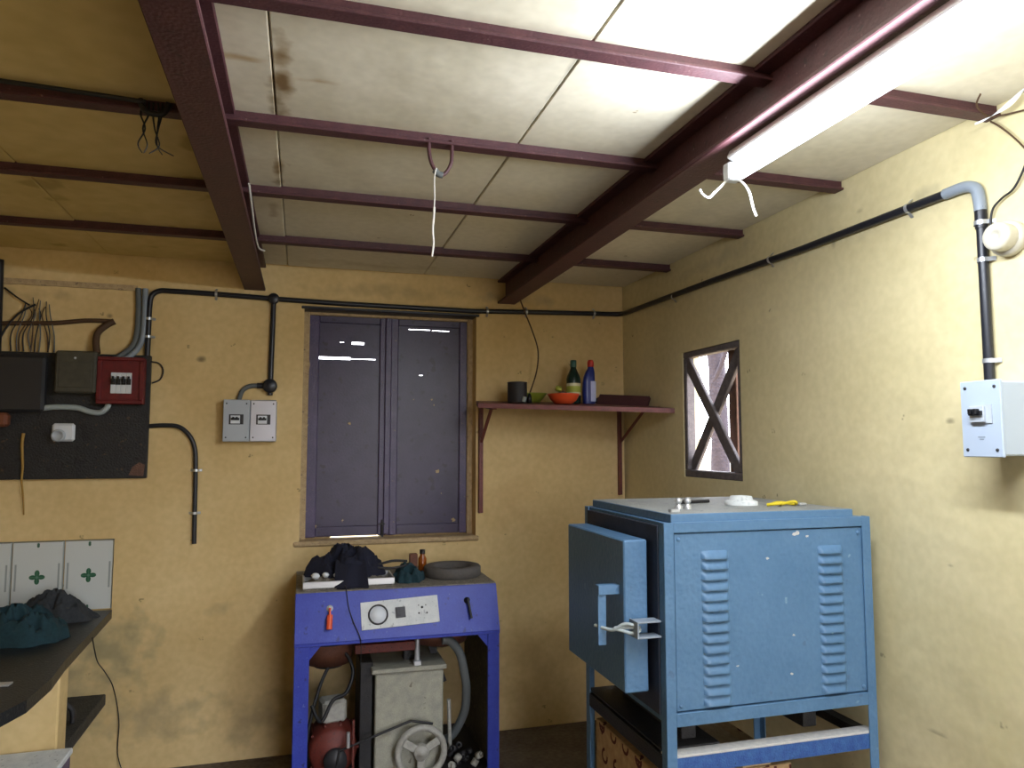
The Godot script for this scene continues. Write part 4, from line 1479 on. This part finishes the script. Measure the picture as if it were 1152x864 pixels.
	part("pipe", st, M.conduit_black, f)
	for y in [1.42, 1.21]:
		clip(f, P(-0.5005, y, d), Vector3.UP, Vector3(0, 0, 1), 0.011)
	# round cream rosette beside the right drop
	var ro := thing("cable_rosette", "round cream ceramic cable rosette beside the elbow on right wall", "rosette", P(XR, 2.10, 1.475))
	st = sb()
	var ax := Vector3(-1, 0.02, 0.12).normalized()
	lathe(st, [Vector2(0.045, 0), Vector2(0.048, 0.006), Vector2(0.048, 0.022), Vector2(0.044, 0.028), Vector2(0.036, 0.03)], P(XR, 2.10, 1.478), ax, 26)
	part("base", st, M.cream_ceramic, ro)
	st = sb()
	lathe(st, [Vector2(0.038, 0.028), Vector2(0.038, 0.06), Vector2(0.034, 0.068), Vector2(0.012, 0.07), Vector2(0.010, 0.064), Vector2(0, 0.064)], P(XR, 2.10, 1.478), ax, 26)
	part("cap", st, M.cream_ceramic, ro)

func breaker(parent: Node, at: Vector3, u: Vector3, v: Vector3, n: Vector3, w: float, h: float, poles: int, body: Material) -> void:
	var b := Basis(u, v, n)
	var st := sb()
	cbox(st, at, Vector3(w / 2, h / 2, 0.006), b, 0.001)
	var o := part("breaker", st, body, parent)
	st = sb()
	cbox(st, at + b * Vector3(0, h * 0.06, 0.008), Vector3(w * 0.44, h * 0.14, 0.005), b, 0.001)
	for k in poles:
		var x := (k + 0.5) / poles - 0.5
		cbox(st, at + b * Vector3(x * w * 0.75, h * 0.16, 0.015), Vector3(w * 0.2 / poles, h * 0.16, 0.007), b, 0.001)
	part("toggle", st, M.black_plastic, o)

func boxes() -> void:
	var k := 0
	for q in [[-0.378, -0.252, "switch_grey", "grey left half of the twin switch boxes on back wall"], [-0.250, -0.124, "switch_steel", "shiny silver right half of the twin switch boxes on back wall"]]:
		var t := thing("switch_box", q[3], "switch box", P((q[0] + q[1]) / 2, 1.56, DB), "twin switch boxes")
		var st := sb()
		bx(st, q[0], q[1], 1.562, 1.772, DB - 0.075, DB, 0.004)
		part("case", st, M[q[2]], t)
		st = sb()
		bx(st, q[0] + 0.002, q[1] - 0.002, 1.565, 1.769, DB - 0.079, DB - 0.073, 0.002)
		part("cover", st, M[q[2]], t)
		var mx: float = (q[0] + q[1]) / 2
		st = sb()
		bx(st, mx - 0.034, mx + 0.034, 1.648, 1.698, DB - 0.081, DB - 0.078)
		part("cut_out", st, M.tin_dark, t)
		breaker(t, P(mx - 0.004, 1.672, DB - 0.083), Vector3.RIGHT, Vector3.UP, Vector3(0, 0, 1), 0.044, 0.04, 2, M.white_plastic)
		for c in [[q[0] + 0.016, 1.583], [q[1] - 0.016, 1.583], [q[0] + 0.016, 1.752], [q[1] - 0.016, 1.752]]:
			st = sb()
			lathe(st, [Vector2(0.004, 0), Vector2(0.003, 0.002), Vector2(0, 0.002)], P(c[0], c[1], DB - 0.079), Vector3(0, 0, 1), 8)
			part("screw", st, M.tin_dark, t)
		k += 1
	# white box on the right wall
	var d0 := 1.437
	var d1 := 1.547
	var t := thing("switch_box", "white switch box with black toggles on the right wall", "switch box", P(XR, 1.52, 1.49))
	var st := sb()
	bx(st, XR - 0.115, XR, 1.520, 1.712, d0 - 0.002, d1 + 0.002, 0.004)
	part("case", st, M.enamel_white, t)
	st = sb()
	bx(st, XR - 0.122, XR - 0.113, 1.516, 1.716, d0 - 0.004, d1 + 0.004, 0.002)
	part("cover", st, M.enamel_white, t)
	var xf := XR - 0.122
	st = sb()
	bx(st, xf - 0.003, xf + 0.001, 1.604, 1.652, 1.458, 1.522)
	part("cut_out", st, M.switch_grey, t)
	breaker(t, P(xf - 0.005, 1.628, 1.496), Vector3(0, 0, 1), Vector3.UP, Vector3.LEFT, 0.042, 0.042, 2, M.switch_grey)
	for c in [[1.535, d0 + 0.012], [1.535, d1 - 0.012], [1.698, d0 + 0.012], [1.698, d1 - 0.012]]:
		st = sb()
		lathe(st, [Vector2(0.0045, 0), Vector2(0.004, 0.002), Vector2(0, 0.0022)], P(xf, c[0], c[1]), Vector3.LEFT, 10)
		part("screw", st, M.tin_dark, t)
	st = sb()
	for q in [[1.567, 1.482, 1.503], [1.561, 1.486, 1.498]]:
		bx(st, xf - 0.0006, xf, q[0], q[0] + 0.003, q[1], q[2])
	part("printed_mark", st, M.elbow_grey, t)
	# white strip of fresh plaster below the box
	var dd := DB

func meter_board() -> void:
	var d := DB - 0.03
	var t := thing("meter_board", "dark wooden meter board high on the back wall at the left", "board", P(-1.2, 1.385, DB))
	var st := sb()
	bx(st, -1.75, -0.722, 1.385, 1.985, d, DB, 0.003)
	part("panel", st, M.board_wood, t)
	st = sb()
	var poly := PackedVector2Array([Vector2(-0.80, 1.40), Vector2(-0.735, 1.395), Vector2(-0.73, 1.45), Vector2(-0.755, 1.462), Vector2(-0.785, 1.44)])
	prism(st, poly, P(0, 0, d), Vector3.RIGHT, Vector3.UP, P(0, 0, -0.001))
	part("bare_patch", st, M.brown_wood, t, "patch of bare brown wood")
	var o := thing("meter_box", "drab grey meter box on the dark board", "meter", P(-1.03, 1.785, d))
	st = sb()
	bx(st, -1.118, -0.945, 1.79, 1.99, d - 0.07, d, 0.008)
	part("case", st, M.meter_grey, o)
	st = sb()
	bx(st, -1.10, -0.962, 1.815, 1.935, d - 0.074, d - 0.069, 0.002)
	part("cover", st, M.meter_grey, o)
	st = sb()
	lathe(st, [Vector2(0.006, 0), Vector2(0.005, 0.003), Vector2(0, 0.003)], P(-1.035, 1.955, d - 0.07), Vector3(0, 0, 1), 10)
	part("seal_screw", st, M.bright_steel, o)
	o = single("large_meter", P(-1.35, 1.70, d), "charcoal meter case at the left end of the dark board", "meter")
	st = sb()
	bx(st, -1.55, -1.165, 1.70, 1.965, d - 0.045, d, 0.012)
	fill(o, st, M.tin_dark)
	o = thing("red_breaker_box", "red breaker box with white breakers on the dark board", "breaker box", P(-0.845, 1.74, d))
	st = sb()
	bx(st, -0.945, -0.740, 1.742, 1.968, d - 0.045, d, 0.005)
	part("case", st, M.red_box, o)
	for q in [[-0.945, -0.74, 1.742, 1.76], [-0.945, -0.74, 1.95, 1.968], [-0.945, -0.925, 1.76, 1.95], [-0.76, -0.74, 1.76, 1.95]]:
		st = sb()
		bx(st, q[0], q[1], q[2], q[3], d - 0.055, d - 0.044, 0.003)
		part("cover_edge", st, M.red_box, o)
	for q in 4:
		breaker(o, P(-0.872 + q * 0.0225, 1.842, d - 0.051), Vector3.RIGHT, Vector3.UP, Vector3(0, 0, 1), 0.0215, 0.10, 1, M.white_plastic)
	o = thing("round_switch", "white square switch with round knob on the dark board", "switch", P(-1.08, 1.60, d))
	st = sb()
	bx(st, -1.132, -1.035, 1.562, 1.648, d - 0.025, d, 0.010)
	part("plate", st, M.white_plastic, o)
	st = sb()
	lathe(st, [Vector2(0.030, 0), Vector2(0.030, 0.012), Vector2(0.026, 0.018), Vector2(0.02, 0.018), Vector2(0.018, 0.012), Vector2(0, 0.012)], P(-1.10, 1.59, d - 0.024), Vector3(0, 0, 1), 22)
	part("knob", st, M.switch_grey, o)
	o = single("pale_hose", P(-1.05, 1.72, d), "pale grey hose bent across the middle of the dark board", "hose")
	st = sb()
	tube(st, smooth_path([P(-1.20, 1.715, d - 0.014), P(-1.12, 1.725, d - 0.014), P(-1.03, 1.722, d - 0.014), P(-0.98, 1.705, d - 0.016), P(-0.935, 1.70, d - 0.018), P(-0.905, 1.72, d - 0.02), P(-0.895, 1.745, d - 0.02)]), 0.0135, 12)
	fill(o, st, M.hose_pale)
	o = single("wooden_block", P(-1.38, 1.66, d), "reddish brown wooden block at the left edge below the charcoal meter", "block")
	st = sb()
	bx(st, -1.50, -1.305, 1.63, 1.695, d - 0.06, d, 0.012)
	fill(o, st, M.skin_brown)
	# wires
	o = single("ochre_wire", P(-1.25, 1.4, d), "ochre wire hanging down from the dark board", "wire")
	st = sb()
	tube(st, smooth_path([P(-1.25, 1.60, d - 0.008), P(-1.252, 1.55, d - 0.012), P(-1.245, 1.45, d - 0.012), P(-1.247, 1.38, d - 0.008), P(-1.245, 1.30, DB - 0.012), P(-1.24, 1.22, DB - 0.008)]), 0.0075, 8, 0.003)
	fill(o, st, M.wire_ochre)
	o = single("loop_wire", P(-0.69, 1.9, DB), "small black wire loop at the right edge of the dark board", "wire")
	st = sb()
	tube(st, smooth_path([P(-0.73, 1.955, d), P(-0.69, 1.95, DB - 0.01), P(-0.668, 1.915, DB - 0.01), P(-0.68, 1.87, DB - 0.01), P(-0.715, 1.85, DB - 0.02)]), 0.0035, 8)
	fill(o, st, M.wire_black)
	o = thing("brown_cable", "brown cable running above the dark board into the meter box", "cable", P(-1.0, 2.13, DB))
	st = sb()
	tube(st, smooth_path([P(-1.50, 2.11, DB - 0.012), P(-1.31, 2.122, DB - 0.012), P(-1.15, 2.13, DB - 0.014), P(-1.02, 2.148, DB - 0.012), P(-0.90, 2.15, DB - 0.012)]), 0.011, 10)
	part("pipe", st, M.wire_brown, o)
	st = sb()
	tube(st, smooth_path([P(-0.895, 2.15, DB - 0.014), P(-0.925, 2.13, DB - 0.02), P(-0.96, 2.09, DB - 0.03), P(-0.965, 2.04, DB - 0.04), P(-0.955, 1.985, DB - 0.05)]), 0.016, 10)
	part("sleeve", st, M.wire_brown, o)
	o = single("left_pipe", P(-1.40, 2.1, DB), "dark upright pipe at the left edge above the dark board", "pipe")
	st = sb()
	tube(st, [P(-1.385, 1.98, DB - 0.022), P(-1.395, 2.42, DB - 0.022)], 0.02, 12)
	fill(o, st, M.conduit_black)
	# the tangle of old wires
	o = thing("wire_tangle", "tangle of old wires above the left end of the dark board", "wires", P(-1.25, 2.1, DB))
	for k in 11:
		st = sb()
		var x := -1.33 + k * 0.018
		var e := lerpf(x, -1.22, 0.45)
		tube(st, smooth_path([P(x + rng.randf_range(-0.012, 0.012), 1.988, DB - 0.01), P(x + rng.randf_range(-0.008, 0.008), 2.07, DB - 0.018), P(e + rng.randf_range(-0.012, 0.012), 2.16, DB - 0.02), P(e + rng.randf_range(-0.008, 0.008), 2.21 + rng.randf_range(-0.03, 0.04), DB - 0.014)]), 0.0036, 6, 0.002)
		part("wire", st, [M.wire_black, M.hose_grey, M.wire_brown][k % 3], o)
	st = sb()
	tube(st, smooth_path([P(-1.385, 2.02, DB - 0.02), P(-1.35, 2.10, DB - 0.02), P(-1.30, 2.17, DB - 0.02), P(-1.235, 2.215, DB - 0.02)]), 0.005, 6)
	part("wire", st, M.wire_black, o)
	st = sb()
	tube(st, smooth_path([P(-1.37, 2.29, DB - 0.01), P(-1.32, 2.25, DB - 0.02), P(-1.26, 2.21, DB - 0.02)]), 0.004, 6)
	part("wire", st, M.wire_black, o)
	# plaster lip that runs above the board
	o = single("plaster_lip", P(-1.3, 2.31, DB), "rough plaster ledge high on the back wall above the dark board", "ledge")
	st = sb()
	var f := FastNoiseLite.new()
	f.seed = 4
	f.frequency = 6.0
	poly = PackedVector2Array()
	for k in 41:
		var x := XL + (-0.80 - XL) * k / 40.0
		poly.append(Vector2(x, 2.31 + 0.006 * f.get_noise_1d(x)))
	poly.append(Vector2(-0.80, 2.335))
	poly.append(Vector2(XL, 2.345))
	prism(st, poly, P(0, 0, DB - 0.012), Vector3.RIGHT, Vector3.UP, P(0, 0, 0.014))
	fill(o, st, M.bare_plaster)

# ------------------------------------------------------------------ shelf in the corner
func shelf_y(d: float) -> float:
	return lerpf(1.752, 1.790, (d - 3.55) / 0.4)

func shelf() -> void:
	var t := thing("corner_shelf", "maroon painted shelf board on two iron brackets in the corner", "shelf", P(1.35, 1.17, DB))
	var st := sb()
	# the board leans forward a little
	var corners := [Vector2(0.93, 3.95), Vector2(1.818, 3.95), Vector2(1.818, 3.33), Vector2(0.862, 3.62)]
	var top := []
	var low := []
	for c in corners:
		top.append(P(c.x, shelf_y(c.y), c.y))
		low.append(P(c.x, shelf_y(c.y) - 0.024, c.y))
	quad(st, top[0], top[1], top[2], top[3], Vector3.UP)
	quad(st, low[0], low[1], low[2], low[3], Vector3.DOWN)
	var mid := P(1.35, 1.75, 3.75)
	for k in 4:
		var l := (k + 1) % 4
		quad(st, top[k], top[l], low[l], low[k], (top[k] + top[l]) / 2 - mid)
	part("board", st, M.shelf_paint, t)
	for q in [[0.957, 1.172, 3.66], [1.795, 1.255, 3.58]]:
		var x: float = q[0]
		st = sb()
		bx(st, x - 0.014, x + 0.014, q[1], 1.762, DB - 0.006, DB, 0.001)
		bx(st, x - 0.014, x - 0.009, q[1], 1.762, DB - 0.03, DB - 0.006, 0.001)
		var br := part("bracket", st, M.shelf_paint, t)
		st = sb()
		bar(st, P(x, shelf_y(3.93) - 0.030, 3.93), P(x, shelf_y(q[2]) - 0.030, q[2]), 0.028, 0.008, Vector3.RIGHT, 0.001)
		part("arm", st, M.shelf_paint, br)
		st = sb()
		bar(st, P(x, 1.56, DB - 0.012), P(x, shelf_y(q[2] + 0.06) - 0.034, q[2] + 0.06), 0.018, 0.006, Vector3.RIGHT, 0.001)
		part("brace", st, M.shelf_paint, br)
	# dark tin on the left
	var d := 3.72
	var y := shelf_y(d)
	var o := thing("dark_tin", "dark open tin at the left end of the shelf", "tin", P(1.10, y, d))
	st = sb()
	lathe(st, [Vector2(0, 0), Vector2(0.050, 0), Vector2(0.052, 0.004), Vector2(0.052, 0.105), Vector2(0.054, 0.108), Vector2(0.052, 0.111), Vector2(0.049, 0.108), Vector2(0.048, 0.01), Vector2(0, 0.008)], P(1.10, y, d), Vector3.UP, 24)
	part("can", st, M.tin_dark, o)
	st = sb()
	tube(st, [P(1.12, y + 0.005, d - 0.05), P(1.125, y + 0.03, d - 0.056)], 0.011, 10)
	part("dangling_tag", st, M.hose_pale, o)
	o = single("black_stopper", P(1.168, y, d), "small black cone stopper standing beside the dark tin", "stopper")
	st = sb()
	lathe(st, [Vector2(0, 0), Vector2(0.016, 0), Vector2(0.012, 0.03), Vector2(0.006, 0.052), Vector2(0, 0.054)], P(1.168, y, d), Vector3.UP, 14)
	fill(o, st, M.black_plastic)
	# lime green dish behind the bowl
	var d2 := 3.83
	o = single("lime_dish", P(1.222, shelf_y(d2), d2), "yellow green plastic dish behind the orange bowl", "dish")
	st = sb()
	lathe(st, [Vector2(0, 0.0), Vector2(0.04, 0), Vector2(0.075, 0.045), Vector2(0.078, 0.05), Vector2(0.074, 0.05), Vector2(0.04, 0.006), Vector2(0, 0.006)], P(1.222, shelf_y(d2), d2), Vector3.UP, 28)
	fill(o, st, M.lime_plastic)
	# orange bowl with scraps
	var d3 := 3.66
	var y3 := shelf_y(d3)
	o = thing("orange_bowl", "orange plastic bowl at the front of the shelf", "bowl", P(1.34, y3, d3))
	st = sb()
	lathe(st, [Vector2(0, 0), Vector2(0.045, 0), Vector2(0.07, 0.022), Vector2(0.085, 0.05), Vector2(0.088, 0.054), Vector2(0.083, 0.053), Vector2(0.066, 0.024), Vector2(0.042, 0.006), Vector2(0, 0.006)], P(1.34, y3, d3), Vector3.UP, 30)
	part("bowl", st, M.orange_plastic, o)
	var sc := single("crumpled_foil", P(1.34, y3 + 0.03, d3), "crumpled pale foil filling the orange bowl", "foil")
	st = sb()
	heap(st, P(1.34, y3 + 0.034, d3), 0.06, 0.06, 0.04, 15, 0.8)
	fill(sc, st, M.grit_ring)
	sc = single("lime_lid", P(1.30, y3 + 0.06, d3), "small yellow green plastic lid lying on the foil in the bowl", "scrap")
	st = sb()  # yellow green lid resting on the foil
	lathe(st, [Vector2(0, -0.012), Vector2(0.016, -0.012), Vector2(0.018, 0.008), Vector2(0.015, 0.012), Vector2(0, 0.012)], P(1.315, y3 + 0.083, d3 + 0.01), Vector3(0.3, 1, 0.5).normalized(), 16)
	fill(sc, st, M.label_lime)
	# green bottle
	var d4 := 3.76
	var y4 := shelf_y(d4)
	var bx4 := 1.435
	o = thing("green_bottle", "dark green bottle with cream label on the shelf", "bottle", P(bx4, y4, d4))
	st = sb()
	lathe(st, [Vector2(0, 0), Vector2(0.036, 0), Vector2(0.039, 0.004), Vector2(0.039, 0.135), Vector2(0.034, 0.155), Vector2(0.022, 0.18), Vector2(0.016, 0.195), Vector2(0.015, 0.21)], P(bx4, y4, d4), Vector3.UP, 26)
	part("glass", st, M.bottle_green, o)
	st = sb()
	lathe(st, [Vector2(0.0392, 0.045), Vector2(0.0396, 0.046), Vector2(0.0396, 0.110), Vector2(0.0392, 0.111)], P(bx4, y4, d4), Vector3.UP, 26)
	var lb := part("label", st, M.label_cream, o)
	st = sb()
	lathe(st, [Vector2(0.0397, 0.062), Vector2(0.0399, 0.063), Vector2(0.0399, 0.094), Vector2(0.0397, 0.095)], P(bx4, y4, d4), Vector3.UP, 26)
	part("label_band", st, M.label_lime, lb)
	st = sb()
	lathe(st, [Vector2(0.017, 0.20), Vector2(0.018, 0.203), Vector2(0.018, 0.235), Vector2(0.015, 0.24), Vector2(0, 0.24)], P(bx4, y4, d4), Vector3.UP, 18)
	part("cap", st, M.cap_green, o)
	# blue bottle with a handle side and a lilac label
	var xb := 1.525
	o = thing("blue_bottle", "blue plastic bottle with red cap on the shelf", "bottle", P(xb, y4, d4))
	st = sb()
	var rows := []
	for q in [[0.0, 0.030, 0.020, 0.0], [0.003, 0.035, 0.024, 0.0], [0.05, 0.036, 0.025, 0.0], [0.12, 0.035, 0.024, 0.0], [0.15, 0.032, 0.023, 0.003], [0.175, 0.026, 0.02, 0.008], [0.195, 0.018, 0.016, 0.012], [0.212, 0.014, 0.013, 0.012]]:
		var line := []
		for k in 24:
			var a := TAU * k / 24
			line.append(P(xb + q[3] + q[1] * signf(cos(a)) * pow(absf(cos(a)), 0.75), y4 + q[0], d4 + q[2] * signf(sin(a)) * pow(absf(sin(a)), 0.75)))
		rows.append(line)
	grid(st, rows, true, P(xb, y4 + 0.1, d4))
	part("plastic", st, M.bottle_blue, o)
	st = sb()
	bx(st, xb + 0.002, xb + 0.033, y4 + 0.012, y4 + 0.125, d4 - 0.0265, d4 - 0.02, 0.002)
	part("label", st, M.label_lilac, o)
	st = sb()
	lathe(st, [Vector2(0.017, 0.205), Vector2(0.019, 0.208), Vector2(0.019, 0.232), Vector2(0.013, 0.245), Vector2(0, 0.247)], P(xb + 0.012, y4, d4), Vector3.UP, 18)
	part("cap", st, M.cap_red, o)
	# dark planks at the right end
	o = single("dark_plank", P(1.72, 1.79, 3.8), "dark plank lying at the right end of the shelf", "plank")
	st = sb()
	bar(st, P(1.60, shelf_y(3.80) + 0.020, 3.80), P(1.80, shelf_y(3.58) + 0.020, 3.58), 0.07, 0.026, Vector3(0.7, 0, 0.7), 0.003)
	fill(o, st, M.maroon_paint)
	o = single("crumpled_rag", P(1.66, 1.79, 3.85), "small dark rag on the shelf behind the plank", "rag")
	st = sb()
	heap(st, P(1.66, shelf_y(3.85), 3.86), 0.08, 0.05, 0.055, 19)
	fill(o, st, M.slate_cloth)

# ------------------------------------------------------------------ hook, strings, loose wires
func small_things() -> void:
	var o := thing("ceiling_hook", "iron loop hook under a purlin in the middle of the ceiling", "hook", P(0.38, 2.447, 2.115))
	var st := sb()
	tube(st, smooth_path([P(0.346, 2.462, 2.10), P(0.347, 2.42, 2.10), P(0.355, 2.385, 2.10), P(0.372, 2.358, 2.10), P(0.385, 2.352, 2.10), P(0.400, 2.364, 2.10), P(0.413, 2.39, 2.10), P(0.416, 2.42, 2.10), P(0.415, 2.462, 2.10)]), 0.0058, 10)
	part("loop", st, M.maroon_paint, o)
	st = sb()
	tube(st, smooth_path([P(0.364, 2.366, 2.10), P(0.375, 2.355, 2.10), P(0.389, 2.352, 2.10)]), 0.0095, 10)
	part("wrapping", st, M.hose_grey, o)
	o = single("white_string", P(0.362, 2.35, 2.10), "white string hanging from the iron loop hook", "string")
	st = sb()
	tube(st, smooth_path([P(0.368, 2.370, 2.092), P(0.362, 2.34, 2.09), P(0.363, 2.28, 2.092), P(0.362, 2.25, 2.092)]), 0.0022, 6)
	tube(st, smooth_path([P(0.362, 2.25, 2.092), P(0.361, 2.22, 2.092), P(0.358, 2.18, 2.09), P(0.361, 2.14, 2.092), P(0.357, 2.10, 2.092)]), 0.004, 6, 0.003)
	fill(o, st, M.string_white)
	o = single("beam_wire", P(1.14, 2.34, 3.8), "thin brown wire hanging from the right beam end to the shelf", "wire")
	st = sb()
	tube(st, smooth_path([P(1.14, 2.346, 3.80), P(1.165, 2.28, 3.80), P(1.206, 2.183, 3.80), P(1.238, 2.09, 3.80), P(1.244, 2.02, 3.80), P(1.232, 1.938, 3.80), P(1.20, 1.85, 3.79), P(1.175, 1.80, 3.77)]), 0.0042, 8)
	fill(o, st, M.wire_brown)
	# knot of wires on the left purlin
	o = thing("purlin_wires", "frayed dark wires knotted round the purlin left of left beam", "wires", P(-0.41, 2.44, 2.10))
	for k in 5:
		st = sb()
		var x := -0.425 + k * 0.011
		tube(st, smooth_path([P(x, 2.465, 2.085), P(x + rng.randf_range(-0.008, 0.008), 2.43, 2.085), P(x + rng.randf_range(-0.012, 0.012), 2.39, 2.085), P(x + rng.randf_range(-0.02, 0.02), 2.35, 2.09), P(x + rng.randf_range(-0.035, 0.035), 2.325, 2.09)]), 0.003, 6, 0.0015)
		part("strand", st, M.wire_black, o)
	st = sb()
	tube(st, smooth_path([P(-0.435, 2.468, 2.08), P(-0.42, 2.437, 2.08), P(-0.38, 2.436, 2.085), P(-0.365, 2.468, 2.085)]), 0.008, 8)
	part("knot", st, M.wire_black, o)
	o = single("purlin_cable", P(-0.6, 2.48, 2.07), "dark cable running beside the purlin at the left of the ceiling", "cable")
	st = sb()
	tube(st, smooth_path([P(-1.60, 2.470, 2.06), P(-1.2, 2.468, 2.055), P(-0.75, 2.464, 2.06), P(-0.42, 2.460, 2.075)]), 0.0065, 8)
	fill(o, st, M.wire_black)
	# pale wire on the inner side of the left beam
	o = single("pale_wire", P(-0.19, 2.4, 2.9), "pale wire bent along the right side of the left beam", "wire")
	st = sb()
	tube(st, smooth_path([P(-0.195, 2.45, 2.62), P(-0.192, 2.41, 2.72), P(-0.193, 2.375, 2.95), P(-0.190, 2.365, 3.15), P(-0.17, 2.37, 3.22)]), 0.004, 8)
	fill(o, st, M.string_white)
	# loose wires on the right wall
	var x := XR - 0.012
	o = single("wall_wire", P(x, 2.2, 1.5), "thin dark wire curving from the cable rosette up the right wall", "wire")
	st = sb()
	tube(st, smooth_path([P(x, 2.125, 1.53), P(x, 2.19, 1.52), P(x, 2.215, 1.49), P(x, 2.23, 1.455), P(x, 2.27, 1.425), P(x, 2.32, 1.40)]), 0.003, 8)
	fill(o, st, M.wire_black)
	o = single("purlin_end_wire", P(x, 2.4, 1.48), "thin wire drooping from the purlin end near the tube light", "wire")
	st = sb()
	tube(st, smooth_path([P(x, 2.44, 1.51), P(x, 2.41, 1.48), P(x, 2.36, 1.44), P(x, 2.30, 1.40)]), 0.0025, 8)
	tube(st, smooth_path([P(1.70, 2.47, 1.44), P(1.72, 2.455, 1.47), P(1.77, 2.44, 1.485), P(1.80, 2.44, 1.48), P(x, 2.43, 1.42), P(x, 2.42, 1.36)]), 0.0025, 8)
	fill(o, st, M.wire_brown)
	o = single("white_ribbon", P(1.78, 2.46, 1.46), "twisted white plastic ribbon tied at the purlin end near the tube", "ribbon")
	st = sb()
	var rows := []
	for i in 13:
		var t := i / 12.0
		var p := P(lerpf(1.745, 1.80, t), lerpf(2.42, 2.475, t) - 0.012 * sin(t * PI), lerpf(1.50, 1.40, t))
		var wd := Vector3(0.2, cos(t * 4.0), sin(t * 4.0)).normalized() * (0.003 + 0.006 * t)
		rows.append([p - wd, p, p + wd])
	grid(st, rows, false, Vector3(-1, 0, 0), true)
	fill(o, st, M.white_plastic)
